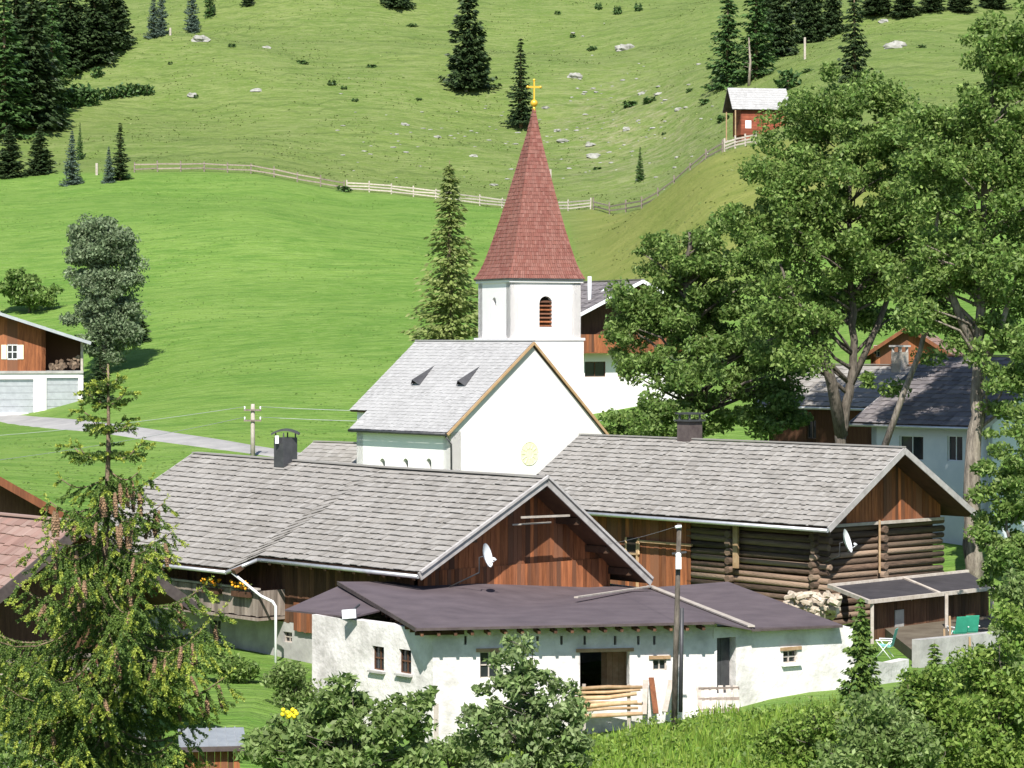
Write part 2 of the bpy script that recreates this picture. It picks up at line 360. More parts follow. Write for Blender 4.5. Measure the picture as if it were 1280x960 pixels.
# road: ribbon draped on the ground
def ribbon(name, pts, wd, m, dz=.07):
    P = [hit(px, py, dmin) for px, py, dmin in pts]; path = []
    for a, b_ in zip(P[:-1], P[1:]):
        n = max(2, int((b_-a).length/1.2))
        path += [a.lerp(b_, k/n) for k in range(n)]
    path.append(P[-1]); vs = []; fs = []
    for i, p in enumerate(path):
        d = path[min(i+2, len(path)-1)]-path[max(i-2, 0)]; d.z = 0; d.normalize(); nrm = Vector((-d.y, d.x, 0))
        for k in range(5):
            q = p+nrm*(k/4-.5)*wd; vs.append((q.x, q.y, H(q.x, q.y)+dz-(.25 if k in (0, 4) else 0)))
    for i in range(len(path)-1):
        for k in range(4): fs.append((i*5+k, i*5+k+1, (i+1)*5+k+1, (i+1)*5+k))
    mb = MB(); mb.add(vs, fs, True); return mb.build(name, m)
rd = ribbon('road', [(-260, 505, 150), (-120, 512, 150), (0, 521, 150), (100, 533, 145), (200, 546, 140), (300, 560, 140), (400, 575, 130), (470, 592, 125), (540, 605, 120)], 4.4, 'road')
tag(rd, 'narrow pale asphalt lane', kind='structure')

# ------------------------------------------------------------------ building helpers
U = Vector((-math.sin(R(41.4)), math.cos(R(41.4)), 0)); Wv = Vector((math.cos(R(41.4)), math.sin(R(41.4)), 0))
class Fr:
    """local frame: X along the gable, Y along the ridge, Z up"""
    def __init__(s, o, ang): s.o = Vector(o); s.x = Vector((math.cos(ang), math.sin(ang), 0)); s.y = Vector((-math.sin(ang), math.cos(ang), 0)); s.ang = ang
    def __call__(s, x, y, z): return s.o+s.x*x+s.y*y+Vector((0, 0, z))
def shingles(mb, e0, e1, r0, r1, n, bw, th=.03, jit=.35, lift=.05):
    """courses of boards between eave e0-e1 and ridge r0-r1"""
    e0, e1, r0, r1 = map(Vector, (e0, e1, r0, r1)); nr = (e1-e0).cross(r0-e0).normalized()
    if nr.z < 0: nr = -nr
    def pt(u, v): return (e0.lerp(e1, u)).lerp(r0.lerp(r1, u), v)
    ln = (e1-e0).length; 
    for i in range(n):
        v0 = i/n; v1 = min((i+1.2)/n, 1); L_ = (pt(1, v0)-pt(0, v0)).length; m = max(2, int(L_/bw))
        cuts = sorted([0, 1]+[min(max((k+random.uniform(-.3, .3))/m, .002), .998) for k in range(1, m)])
        for a, b_ in zip(cuts[:-1], cuts[1:]):
            if (b_-a)*L_ < .02: continue
            j = random.uniform(-jit, jit)/n*.35; l2 = lift*random.uniform(.7, 1.3)
            va = max(v0+j, 0) if i else v0+min(j, 0)*.5
            mb.prism([pt(a, va)+nr*l2, pt(b_-.004/L_, va)+nr*l2, pt(b_-.004/L_, v1)+nr*.006, pt(a, v1)+nr*.006], nr*th)
def slab(mb, pts, th):
    pts = [Vector(p) for p in pts]; n = (pts[1]-pts[0]).cross(pts[2]-pts[0]).normalized()
    if n.z < 0: n = -n
    mb.prism(pts, -n*th)
def wall(mb, p0, p1, z0, top, t=.3, ops=()):
    """outer face from p0 to p1 (interior to the left), top = z or [(s,z)...]; ops = (s0,s1,z0,z1,arch)"""
    p0 = Vector((p0[0], p0[1], 0)); p1 = Vector((p1[0], p1[1], 0)); Ln = (p1-p0).length; d = (p1-p0)/Ln; nin = Vector((-d.y, d.x, 0))
    prof = top if isinstance(top, list) else [(0, top), (Ln, top)]
    zt = lambda s: float(np.interp(s, [q[0] for q in prof], [q[1] for q in prof]))
    cuts = sorted({0, Ln}|{q[0] for q in prof if 0 < q[0] < Ln}|{o[0] for o in ops}|{o[1] for o in ops})
    P = lambda s, z: p0+d*s+Vector((0, 0, z))
    for a, b_ in zip(cuts[:-1], cuts[1:]):
        if b_-a < 1e-4: continue
        mid = (a+b_)/2; seg = z0
        for o in sorted([o for o in ops if o[0] <= mid <= o[1]], key=lambda o: o[2]):
            if o[2]-seg > .001: mb.prism([P(a, seg), P(b_, seg), P(b_, o[2]), P(a, o[2])], nin*t)
            seg = o[3]
            if len(o) > 4 and o[4]:
                c_ = (o[0]+o[1])/2; r = (o[1]-o[0])/2; zc = o[3]-r; k = 8
                for q in range(k):
                    s0 = c_-r*math.cos(math.pi*q/k); s1 = c_-r*math.cos(math.pi*(q+1)/k)
                    h0 = zc+r*math.sin(math.pi*q/k); h1 = zc+r*math.sin(math.pi*(q+1)/k)
                    mb.prism([P(s0, h0), P(s1, h1), P(s1, o[3]+.001), P(s0, o[3]+.001)], nin*t)
        mb.prism([P(a, seg), P(b_, seg), P(b_, zt(b_)), P(a, zt(a))], nin*t)
class WL:
    """vertical plane through two ground points; turns photo columns into positions on it"""
    def __init__(s, p0, p1): s.p0 = Vector((p0[0], p0[1], 0)); s.p1 = Vector((p1[0], p1[1], 0)); s.L = (s.p1-s.p0).length; s.d = (s.p1-s.p0)/s.L; s.nin = Vector((-s.d.y, s.d.x, 0))
    def s(s, px): k = (px-CX)/F; return (k*s.p0.y-s.p0.x)/(s.d.x-k*s.d.y)
    def z(s, px, py): return (HY-py)/F*(s.p0.y+s.d.y*s.s(px))
    def op(s, x0, y0, x1, y1, arch=False):
        m = (x0+x1)/2; return (s.s(x0), s.s(x1), s.z(m, y1), s.z(m, y0), arch)
    def P(s, q, z, out=0): return s.p0+s.d*q-s.nin*out+Vector((0, 0, z))
def window(parent, wl, o, frame='timber', inset=.12, bars=(1, 1), fw=.06, pane='glass', sill=None, label=None):
    s0, s1, z0, z1 = o[:4]; arch = len(o) > 4 and o[4]; mb = MB()
    up = Vector((0, 0, 1))
    for a, b_ in (((s0, z0), (s0, z1)), ((s1, z0), (s1, z1)), ((s0, z0), (s1, z0)), ((s0, z1), (s1, z1))):
        mb.bar(wl.P(a[0], a[1], -inset), wl.P(b_[0], b_[1], -inset), fw, fw, up=wl.nin)
    for k in range(bars[0]): q = s0+(s1-s0)*(k+1)/(bars[0]+1); mb.bar(wl.P(q, z0, -inset), wl.P(q, z1, -inset), fw*.6, fw*.6, up=wl.nin)
    for k in range(bars[1]): q = z0+(z1-z0)*(k+1)/(bars[1]+1); mb.bar(wl.P(s0, q, -inset), wl.P(s1, q, -inset), fw*.6, fw*.6, up=wl.nin)
    f = mb.build('window', frame, parent)
    if label: f['label'] = label
    pb = MB(); pb.prism([wl.P(s0, z0, -inset-.02), wl.P(s1, z0, -inset-.02), wl.P(s1, z1, -inset-.02), wl.P(s0, z1, -inset-.02)], wl.nin*.015)
    pb.build('pane', pane, f, root=parent)
    if sill:
        sb = MB(); sb.bar(wl.P(s0-.08, z0-.04, .05), wl.P(s1+.08, z0-.04, .05), .16, .06); sb.build('sill', sill, f, root=parent)
    return f
def boards(mb, wl, s0, s1, z0, top, bw=.2, t=.03, out=.0):
    """vertical boards, each its own piece"""
    s = s0; zt = (lambda q: top) if not callable(top) else top
    while s < s1-.03:
        e = min(s+bw*random.uniform(.8, 1.25), s1); o_ = out+random.uniform(0, .018); zz = z0+random.uniform(-.03, .02)
        a, b_ = zt(s), zt(e-.008)
        if min(a, b_) > zz+.05:
            mb.prism([wl.P(s, zz, o_), wl.P(e-.008, zz, o_), wl.P(e-.008, b_, o_), wl.P(s, a, o_)], wl.nin*t)
        s = e
def logs(mb, wl, s0, s1, z0, z1, d=.34, ext=.25, off=0):
    n = max(1, int(round((z1-z0)/d))); d = (z1-z0)/n
    for k in range(n):
        z = z0+(k+.5)*d; r = d*.53*random.uniform(.82, 1.06); j = random.uniform(-.04, .04); w2 = random.uniform(-.02, .02)
        e0 = ext*random.uniform(.7, 1.2); e1 = ext*random.uniform(.7, 1.2); m = (s0+s1)/2
        mb.tube([wl.P(s0-e0, z+j+off, -d/2), wl.P(m, z+w2+off, -d/2+w2), wl.P(s1+e1, z-j+off, -d/2)], [r, r*.97, r*.92], 8)
def roof2(root, fr, prof, y0, y1, n, bw, mt='shingle', bargem='barge', th=.14, name='roof', lift=.05, edge=.22, back=True, left_only=False):
    """prof = (xl,zl),(xa,za),(xr,zr) in the local frame; ridge from y0 to y1"""
    (xl, zl), (xa, za), (xr, zr) = prof
    mb = MB(); shingles(mb, fr(xl, y0, zl), fr(xl, y1, zl), fr(xa, y0, za), fr(xa, y1, za), n, bw, lift=lift)
    shingles(mb, fr(xr, y0, zr), fr(xr, y1, zr), fr(xa, y0, za), fr(xa, y1, za), n, bw, lift=lift)
    mb.bar(fr(xa, y0, za+.07), fr(xa, y1, za+.07), .26, .05)
    r = mb.build(name, mt, root)
    dk = MB(); slab(dk, [fr(xl, y0, zl), fr(xl, y1, zl), fr(xa, y1, za), fr(xa, y0, za)], th); slab(dk, [fr(xr, y0, zr), fr(xr, y1, zr), fr(xa, y1, za), fr(xa, y0, za)], th)
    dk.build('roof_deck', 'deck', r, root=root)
    for yy in ([y0-.03, y1+.03] if back else [y0-.03]):
        for a, b_ in (((xl, zl), (xa, za)), ((xr, zr), (xa, za))):
            bb = MB(); bb.bar(fr(a[0], yy, a[1]-edge*.3), fr(b_[0], yy, b_[1]-edge*.3), .05, edge, up=(0, 0, 1)); bb.build('barge_board', bargem, r, root=root)
    return r
def gutter(parent, root, a, b_, m='metal', r=.07):
    mb = MB(); mb.tube([a, b_], r, 8); mb.build('gutter', m, parent, root=root)

# ================================================================== CHURCH
fr = Fr((-3.12, 127.8, -9.2), R(41.4)); Z0 = -9.2
church = thing('church', 'white village church with light grey shingled nave roof and tall red pointed spire', 'church', fr(5.2, 4, 0), R(41.4))
prof = ((0, 4.65), (5.45, 8.93), (10.5, 4.25))
mb = MB(); nv = 27; 
shingles(mb, fr(0, -.12, 4.65), fr(0, 7.3, 4.65), fr(1.1, -.12, 5.514), fr(1.1, 7.3, 5.514), 6, .17, th=.018, lift=.025)
shingles(mb, fr(1.1, -.12, 5.514), fr(1.1, 8.7, 5.514), fr(5.45, -.12, 8.93), fr(5.45, 8.8, 8.93), 23, .17, th=.018, lift=.025)
shingles(mb, fr(10.5, -.12, 4.25), fr(10.5, 8.8, 4.25), fr(5.45, -.12, 8.93), fr(5.45, 8.8, 8.93), 28, .3, th=.018, lift=.025)
# polygonal choir roof behind
shingles(mb, fr(1.1, 8.7, 5.514), fr(4, 11.4, 5.4), fr(5.45, 8.8, 8.93), fr(5.46, 8.85, 8.93), 23, .17, th=.018, lift=.025)
shingles(mb, fr(4, 11.4, 5.4), fr(7.2, 11.4, 5.4), fr(5.45, 8.8, 8.93), fr(5.46, 8.85, 8.93), 23, .17, th=.018, lift=.025)
shingles(mb, fr(7.2, 11.4, 5.4), fr(10, 8.8, 4.8), fr(5.45, 8.8, 8.93), fr(5.46, 8.85, 8.93), 23, .17, th=.018, lift=.025)
mb.bar(fr(5.45, -.12, 8.98), fr(5.45, 8.8, 8.98), .2, .05)
nr = mb.build('nave_roof', 'church_shingle', church)
dk = MB(); slab(dk, [fr(0, -.1, 4.65), fr(0, 7.3, 4.65), fr(5.45, 7.3, 8.93), fr(5.45, -.1, 8.93)], .1); slab(dk, [fr(1.1, 7.3, 5.514), fr(1.1, 8.7, 5.514), fr(5.45, 8.8, 8.93), fr(5.45, 7.3, 8.93)], .1)
slab(dk, [fr(10.5, -.1, 4.25), fr(10.5, 8.8, 4.25), fr(5.45, 8.8, 8.93), fr(5.45, -.1, 8.93)], .1)
for a, b_ in (((1.1, 8.7, 5.5), (4, 11.4, 5.4)), ((4, 11.4, 5.4), (7.2, 11.4, 5.4)), ((7.2, 11.4, 5.4), (10, 8.8, 4.8))): slab(dk, [fr(*a), fr(*b_), fr(5.45, 8.8, 8.93)], .1)
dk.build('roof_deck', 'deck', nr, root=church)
for a, b_ in ((-.02, 4.56), (10.52, 4.16)): bb = MB(); bb.bar(fr(a, -.16, b_), fr(5.45, -.16, 8.86), .05, .12); bb.build('verge_trim', 'ochre', nr, root=church)
gutter(nr, church, fr(-.06, -.1, 4.58), fr(-.06, 7.3, 4.58), 'metal_dark', .08)
mb = MB(); mb.tube([fr(-.02, -.02, 4.5), fr(.3, -.05, 4.1), fr(.33, -.05, -.2)], .045, 6); mb.build('downpipe', 'metal_dark', church)
mb = MB(); zt0 = Z0+4.9
pl, pr = fr(.35, 0, 0), fr(10.2, 0, 0); wg = WL(pl, pr)
wall(mb, pl, pr, Z0-1, [(0, Z0+4.78), (5.1, Z0+8.72), (9.85, Z0+4.4)], .6)
pb_, pc = fr(.35, 7.2, 0), fr(.35, 0, 0); wlft = WL(pb_, pc); nich = []
for x in (478, 507, 536): nich.append(wlft.op(x-3.2, 573, x+3.2, 620, True))
wall(mb, pb_, pc, Z0-1, Z0+4.7, .6, nich)
q0, q1, q2, q3 = fr(1.4, 8.5, 0), fr(4.1, 11.0, 0), fr(7.1, 11.0, 0), fr(10.2, 8.5, 0)
wall(mb, fr(1.4, 7.2, 0), fr(.35, 7.2, 0), Z0-1, Z0+5.0, .5); wall(mb, q0, fr(1.4, 7.2, 0), Z0-1, Z0+5.6, .5)
wall(mb, q1, q0, Z0-1, Z0+5.4, .5); wall(mb, q2, q1, Z0-1, Z0+5.4, .5); wall(mb, q3, q2, Z0-1, Z0+5.2, .5); wall(mb, fr(10.2, 0, 0), q3, Z0-1, Z0+4.3, .5)
mb.build('nave_wall', 'white', church)
for o in nich: window(church, wlft, o, 'metal_dark', .3, (1, 3), .05)
# sun-dial like yellow rosette on the gable
cpos = at(661.5, 567, 131.5); sc_ = wg.s(661.5); zc = wg.z(661.5, 567); mb = MB(); rr = .56
def ringpts(r, k=28): return [wg.P(sc_+r*math.cos(2*math.pi*i/k), zc+r*math.sin(2*math.pi*i/k), .012) for i in range(k)]
mb.prism(ringpts(rr), wg.nin*.02); mb.tube(ringpts(rr)+[ringpts(rr)[0]], .018, 6); mb.tube(ringpts(rr*.45)+[ringpts(rr*.45)[0]], .016, 6)
for i in range(12):
    a = math.pi*i/6; mb.bar(wg.P(sc_+.24*math.cos(a), zc+.24*math.sin(a), .01), wg.P(sc_+.52*math.cos(a), zc+.52*math.sin(a), .01), .06, .035, up=wg.nin)
mb.build('rosette', 'yellow', church)
# two snow-guard dormers
nrm = (Vector(fr(1, 0, 4.28/5.45))-fr(0, 0, 0)); upv = nrm.normalized(); nn = upv.cross(fr.y); nn = nn if nn.z > 0 else -nn
slopex = lambda x: 4.65+4.28/5.45*x
wpl = WL(fr(2.9, 9, 0), fr(2.9, 0, 0))
for x in (524, 581):
    s_ = 9-wpl.s(x)
    c0 = fr(2.75, s_, slopex(2.75)); a = c0-fr.y*.3+nn*.03; b_ = c0+fr.y*.3+nn*.03; apx = c0+nn*.36; tip = c0+upv*1.5+nn*.03
    d = MB(); d.add([a, apx, tip, b_], [(0, 2, 1), (1, 2, 3)]); d.add([p+nn*.03-upv*.1 for p in (a-fr.y*.04, apx, tip, b_+fr.y*.04)], [(0, 2, 1), (1, 2, 3)])
    do = d.build('dormer', 'metal_dark', church)  # dark sides: shade of the right-hand plate put into the colour
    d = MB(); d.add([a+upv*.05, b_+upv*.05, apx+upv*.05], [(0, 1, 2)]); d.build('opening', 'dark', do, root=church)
# tower
TA = R(25); TC = Vector((.87, 138, 0)); tf = Fr((TC.x, TC.y, 0), TA); a2 = 1.95; zl, ztop = -.12, 2.9
tw = MB(); corners = [tf(-a2, -a2, 0), tf(a2, -a2, 0), tf(a2, a2, 0), tf(-a2, a2, 0)]
tws = []
for k in range(4):
    p, q = corners[k], corners[(k+1) % 4]; wl = WL(p, q); m = wl.L/2
    hw = .36 if k in (0, 2) else .3
    if k == 3: o = (m-.22, m+.22, .62, 1.95, True)
    else: o = (m-.36, m+.36, .45, 2.0, True)
    wall(tw, p, q, zl, ztop, .5, [o]); tws.append((wl, o, k))
b2 = 2.06; lower = [tf(-b2, -b2, 0), tf(b2, -b2, 0), tf(b2, b2, 0), tf(-b2, b2, 0)]
tw.prism([Vector((p.x, p.y, Z0-1)) for p in lower], (0, 0, zl-Z0+1))
b3 = 2.12
tw.prism([tf(x, y, zl-.1) for x, y in ((-b3, -b3), (b3, -b3), (b3, b3), (-b3, b3))], (0, 0, .12))
b4 = 2.05
tw.prism([tf(x, y, ztop-.22) for x, y in ((-b4, -b4), (b4, -b4), (b4, b4), (-b4, b4))], (0, 0, .2))
tower = tw.build('tower', 'white', church)
for wl, o, k in tws:
    lo = MB(); n = 7
    if k != 3:
        for i in range(n):
            z = o[2]+.06+(o[3]-.35-o[2])*i/(n-1); lo.bar(wl.P(o[0], z, -.12), wl.P(o[1], z, -.12), .16, .05, up=(Vector((0, 0, 1))+wl.nin*-.7).normalized())
        lo.build('louvre', 'board', tower, root=church)['label'] = 'orange wooden slats in arched belfry window'
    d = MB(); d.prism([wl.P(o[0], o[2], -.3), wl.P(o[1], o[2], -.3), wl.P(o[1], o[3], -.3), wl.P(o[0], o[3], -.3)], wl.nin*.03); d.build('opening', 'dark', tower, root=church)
# spire: four flared shingled faces, leaning slightly
lean = Vector((.25, 0, 0)); SPH = 8.75
prf = [(0, 2.12), (.3, 1.96), (.75, 1.78), (1.4, 1.6), (2.4, 1.34), (3.9, .99), (6, .54), (7.4, .25), (8.3, .1), (8.75, .04)]
def sp(k, h):
    r = float(np.interp(h, [p[0] for p in prf], [p[1] for p in prf])); k %= 4
    x, y = ((-1, -1), (1, -1), (1, 1), (-1, 1))[k]
    return tf(x*r, y*r, ztop-.02+h)+lean*(h/SPH)
mb = MB(); hs = np.linspace(0, SPH-.1, 46)
for i in range(45):
    h0, h1 = hs[i], min(hs[i+1]+.04, SPH)
    for k in range(4):
        a, b_, c_, d = sp(k, h0), sp(k+1, h0), sp(k+1, h1), sp(k, h1)
        n_ = (b_-a).cross(d-a).normalized(); m = max(1, int((b_-a).length/.12))
        for q in range(m):
            u0, u1 = q/m, (q+1)/m-.004
            if m > 3 and i % 2 and 0 < q: u0 -= .4/m; u1 -= .4/m if q < m-1 else 0
            l2 = random.uniform(.012, .03)
            mb.prism([a.lerp(b_, u0)+n_*l2, a.lerp(b_, u1)+n_*l2, d.lerp(c_, u1)+n_*.002, d.lerp(c_, u0)+n_*.002], -n_*.03)
spire = mb.build('spire', 'spire', church)
mb = MB(); mb.prism([sp(k, 0)-Vector((0, 0, .03)) for k in range(4)], (0, 0, -.05)); mb.build('eave_trim', 'metal_dark', spire, root=church)
top = tf(0, 0, ztop+SPH)+lean
mb = MB(); mb.tube([top-Vector((0, 0, .35)), top+Vector((0, 0, .1))], [.1, .05], 8); mb.ball(top+Vector((0, 0, .16)), .19, 14, 9); mb.build('ball', 'gold', spire, root=church)
mb = MB(); dx = Vector((math.cos(R(12)), math.sin(R(12)), 0)); ct = top+Vector((0, 0, .3))
mb.bar(ct, ct+Vector((0, 0, 1.02)), .085, .07, up=dx); mb.bar(ct+Vector((0, 0, .68))-dx*.32, ct+Vector((0, 0, .68))+dx*.32, .08, .09)
for p in (ct+Vector((0, 0, 1.03)), ct+Vector((0, 0, .68))-dx*.33, ct+Vector((0, 0, .68))+dx*.33): mb.ball(p, .075, 8, 6)
mb.build('cross', 'gold', spire, root=church)

# ================================================================== FRONT BARN
ZB = -11.6; fr = Fr((-3.01, 89.1, ZB), R(41.4)); f1 = fr
barn = thing('farmhouse', 'long timber farmhouse with grey shingle roof, wide open gable and vented black chimney', 'farmhouse', fr(5.2, 9, 0), R(41.4))
zl_, za_, zr_ = -7.78-ZB, -4.88-ZB, -8.6-ZB
mb = MB()
shingles(mb, fr(0, 0, zl_), fr(0, 8.9, zl_), fr(5.58, 0, za_), fr(5.58, 8.9, za_), 19, .19, th=.026, lift=.062, jit=.15)
ex = .85; sl_ = (za_-zl_)/5.58
shingles(mb, fr(-ex, 9.5, zl_-ex*sl_), fr(-ex, 20.9, zl_-ex*sl_), fr(5.58, 9.5, za_+.03), fr(5.58, 20.9, za_+.18), 21, .19, th=.026, lift=.062, jit=.15)
shingles(mb, fr(0, 8.9, zl_), fr(-ex, 9.5, zl_-ex*sl_), fr(5.58, 8.9, za_), fr(5.58, 9.5, za_+.03), 20, .19, th=.026, lift=.062, jit=.15)
shingles(mb, fr(10.5, 0, zr_), fr(10.5, 20.9, zr_), fr(5.58, 0, za_), fr(5.58, 20.9, za_+.15), 15, .5, th=.03, lift=.055)
mb.bar(fr(5.58, 0, za_+.08), fr(5.58, 9, za_+.1), .3, .05); mb.bar(fr(5.58, 9, za_+.1), fr(5.58, 20.9, za_+.24), .3, .05)
roof = mb.build('roof', 'shingle', barn)
dk = MB(); slab(dk, [fr(0, 0, zl_), fr(0, 9.2, zl_), fr(5.58, 9.2, za_), fr(5.58, 0, za_)], .16)
slab(dk, [fr(-ex, 9.2, zl_-ex*sl_), fr(-ex, 20.9, zl_-ex*sl_), fr(5.58, 20.9, za_+.14), fr(5.58, 9.2, za_)], .16)
slab(dk, [fr(10.5, 0, zr_), fr(10.5, 20.9, zr_), fr(5.58, 20.9, za_), fr(5.58, 0, za_)], .16)
for k in range(26):     # rafters under the eaves
    y = .5+k*.8; dk.bar(fr(.1, y, zl_-.2), fr(2, y, zl_-.2+sl_*1.9), .12, .16)
for x in (.9, 2.5, 4.1, 5.58, 7.2, 8.6, 9.7):   # purlins carrying the gable overhang
    z = (zl_+sl_*x if x < 5.58 else za_-(za_-zr_)/4.92*(x-5.58))-.3; dk.bar(fr(x, .15, z), fr(x, 2, z), .2, .24)
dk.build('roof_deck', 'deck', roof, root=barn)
for a, b_ in ((fr(-.05, 0, zl_), fr(5.6, 0, za_+.05)), (fr(10.55, 0, zr_), fr(5.56, 0, za_+.05))):
    bb = MB(); bb.bar(a-fr.y*.03-Vector((0, 0, .1)), b_-fr.y*.03-Vector((0, 0, .1)), .06, .27); bb.bar(a-fr.y*.08+Vector((0, 0, .05)), b_-fr.y*.08+Vector((0, 0, .05)), .1, .08); bb.build('barge_board', 'barge', roof, root=barn)
bb = MB(); bb.bar(fr(-ex, 21, zl_-ex*sl_-.05), fr(5.58, 21, za_+.1), .05, .22); bb.build('barge_board', 'barge', roof, root=barn)
gutter(roof, barn, fr(-.08, 0, zl_-.1), fr(-.08, 8.9, zl_-.1), 'metal'); gutter(roof, barn, fr(-.08, 8.9, zl_-.1), fr(-ex-.08, 9.6, zl_-ex*sl_-.1), 'metal'); gutter(roof, barn, fr(-ex-.08, 9.6, zl_-ex*sl_-.1), fr(-ex-.08, 20.9, zl_-ex*sl_-.1), 'metal')
# walls
GY = 1.2; wb = WL(fr(.9, GY, 0), fr(9.7, GY, 0))
def ztg(s):
    x = s+.9; return ZB+(zl_+sl_*x if x < 5.58 else za_-(za_-zr_)/4.92*(x-5.58))-.2
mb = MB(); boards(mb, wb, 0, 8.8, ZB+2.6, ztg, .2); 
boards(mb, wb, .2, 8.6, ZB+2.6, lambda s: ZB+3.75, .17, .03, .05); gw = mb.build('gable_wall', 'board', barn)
for a, b_, k in ((fr(4.55, .12, 5.45), fr(6.75, .12, 5.42), .07), (fr(4.35, .35, 5.2), fr(6.1, .35, 5.2), .05)):
    mb = MB(); mb.bar(a, b_, k, k); mb.build('tie_beam', 'timber', gw, root=barn)
# core body
mb = MB(); wall(mb, fr(.9, GY+.05, 0), fr(9.7, GY+.05, 0), ZB-1, ZB+2.6, .3); wall(mb, fr(9.7, GY+.05, 0), fr(9.7, 20, 0), ZB-1, ZB+3.0, .3)
wlb = WL(fr(.9, 20, 0), fr(.9, GY+.05, 0)); opw = [wlb.op(262, 775, 276, 800), wlb.op(354, 790, 365, 803)]
wall(mb, fr(.9, 20, 0), fr(.9, GY+.05, 0), ZB-1, ZB+1.5, .3, opw); wall(mb, fr(9.7, 20, 0), fr(.9, 20, 0), ZB-1, [(0, ZB+2.9), (4.12, ZB+6.5), (8.8, ZB+3.9)], .3)
mb.build('stone_wall', 'concrete', barn)
for o in opw: window(barn, wlb, o)
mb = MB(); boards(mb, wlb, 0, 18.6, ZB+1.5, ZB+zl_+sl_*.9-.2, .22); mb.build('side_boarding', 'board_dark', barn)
mb = MB(); boards(mb, WL(fr(.75, 7.9, 0), fr(.75, 4.3, 0)), 0, 3.6, ZB+1.25, ZB+2.25, .2); mb.build('board_panel', 'board', barn)
# balcony
yb0, yb1 = 8.6, 16.5
mb = MB(); wbal = WL(fr(-.25, yb1, 0), fr(-.25, yb0, 0)); boards(mb, wbal, 0, yb1-yb0, ZB+1.75, ZB+2.65, .16)
boards(mb, WL(fr(-.25, yb0, 0), fr(.9, yb0, 0)), 0, 1.15, ZB+1.75, ZB+2.65, .16)
mb.prism([fr(-.3, yb0, 1.6), fr(.9, yb0, 1.6), fr(.9, yb1, 1.6), fr(-.3, yb1, 1.6)], (0, 0, .1)); bal = mb.build('balcony', 'board_grey', barn)
mb = MB(); mb.bar(fr(-.27, yb0-.05, 2.72), fr(-.27, yb1, 2.72), .14, .07); mb.build('handrail', 'timber', bal, root=barn)
mb = MB()
for y in (12.3, yb1): mb = MB(); mb.bar(fr(-.2, y, 1.6), fr(-.2, y, 3.4), .12, .12); mb.build('post', 'board_dark', bal, root=barn)
mb = MB(); p = fr(-.75, 9.5, zl_-ex*sl_-.1); mb.tube([p, fr(-.3, 8.4, 2.5), fr(-.3, 7.7, 2.35), fr(-.25, 7.6, 2.2), fr(-.25, 7.6, -.3)], .05, 8); mb.build('downpipe', 'whitemetal', barn)
# flowers on the balcony
for k, (y, c_) in enumerate(((9.4, 'orange'), (11.2, 'orange'))):
    fb = thing('flower_box', ['planter of orange flowers at the near end of the farmhouse balcony', 'planter of orange flowers further back on the farmhouse balcony rail'][k], 'flower box', fr(-.42, y, 2.4), R(41.4), 'flower boxes on the farmhouse balcony')
    mb = MB(); mb.bar(fr(-.42, y-.5, 2.5), fr(-.42, y+.5, 2.5), .18, .18); mb.build('box', 'board_dark', fb)
    mb = MB()
    for i in range(60):
        p = fr(-.42+random.uniform(-.16, .16), y+random.uniform(-.55, .55), 2.6+random.uniform(0, .3)); q = Vector((random.gauss(0, .05), random.gauss(0, .05), random.gauss(0, .05))); mb.add([p, p+q, p+Vector((q.y, -q.x, .05))], [(0, 1, 2)])
    mb.build('leaves', 'leaf_bush', fb)
    mb = MB()
    for i in range(26): mb.ball(fr(-.45+random.uniform(-.16, .14), y+random.uniform(-.55, .55), 2.72+random.uniform(0, .22)), .05, 6, 4)
    mb.build('blossoms', c_, fb)
# chimney front: dark metal with curved cap
def chimney_at(px, py_base, fr_, root, hgt, wd, mt, cap, y=None, xl=None):
    pass
pc_ = fr(5.35, 14.55, za_-.1); ch = MB(); ch.prism([pc_+fr.x*a+fr.y*b_ for a, b_ in ((-.33, -.3), (.33, -.3), (.33, .3), (-.33, .3))], (0, 0, 1.12)); cho = ch.build('chimney', 'metal_dark', barn)
for a, b_ in ((-.28, -.25), (.28, -.25), (.28, .25), (-.28, .25)): mb = MB(); mb.bar(pc_+fr.x*a+fr.y*b_+Vector((0, 0, 1.1)), pc_+fr.x*a+fr.y*b_+Vector((0, 0, 1.3)), .05, .05); mb.build('cap_leg', 'metal_dark', cho, root=barn)
mb = MB(); N_ = 9
for i in range(N_):
    t0, t1 = -1+2*i/N_, -1+2*(i+1)/N_
    z0_, z1_ = 1.38-.16*t0*t0, 1.38-.16*t1*t1
    xv = Vector((1, 0, 0)); yv = Vector((0, 1, 0))
    mb.prism([pc_+xv*t0*.52-yv*.4+Vector((0, 0, z0_)), pc_+xv*t1*.52-yv*.4+Vector((0, 0, z1_)), pc_+xv*t1*.52+yv*.4+Vector((0, 0, z1_)), pc_+xv*t0*.52+yv*.4+Vector((0, 0, z0_))], (0, 0, .07))
mb.build('curved_cap', 'metal_dark', cho, root=barn)
mb = MB(); mb.bar(pc_-fr.x*.4+Vector((0, 0, .9)), pc_-fr.x*.4+Vector((0, 0, 1.2)), .2, .14); mb.build('flue_box', 'whitemetal', cho, root=barn)

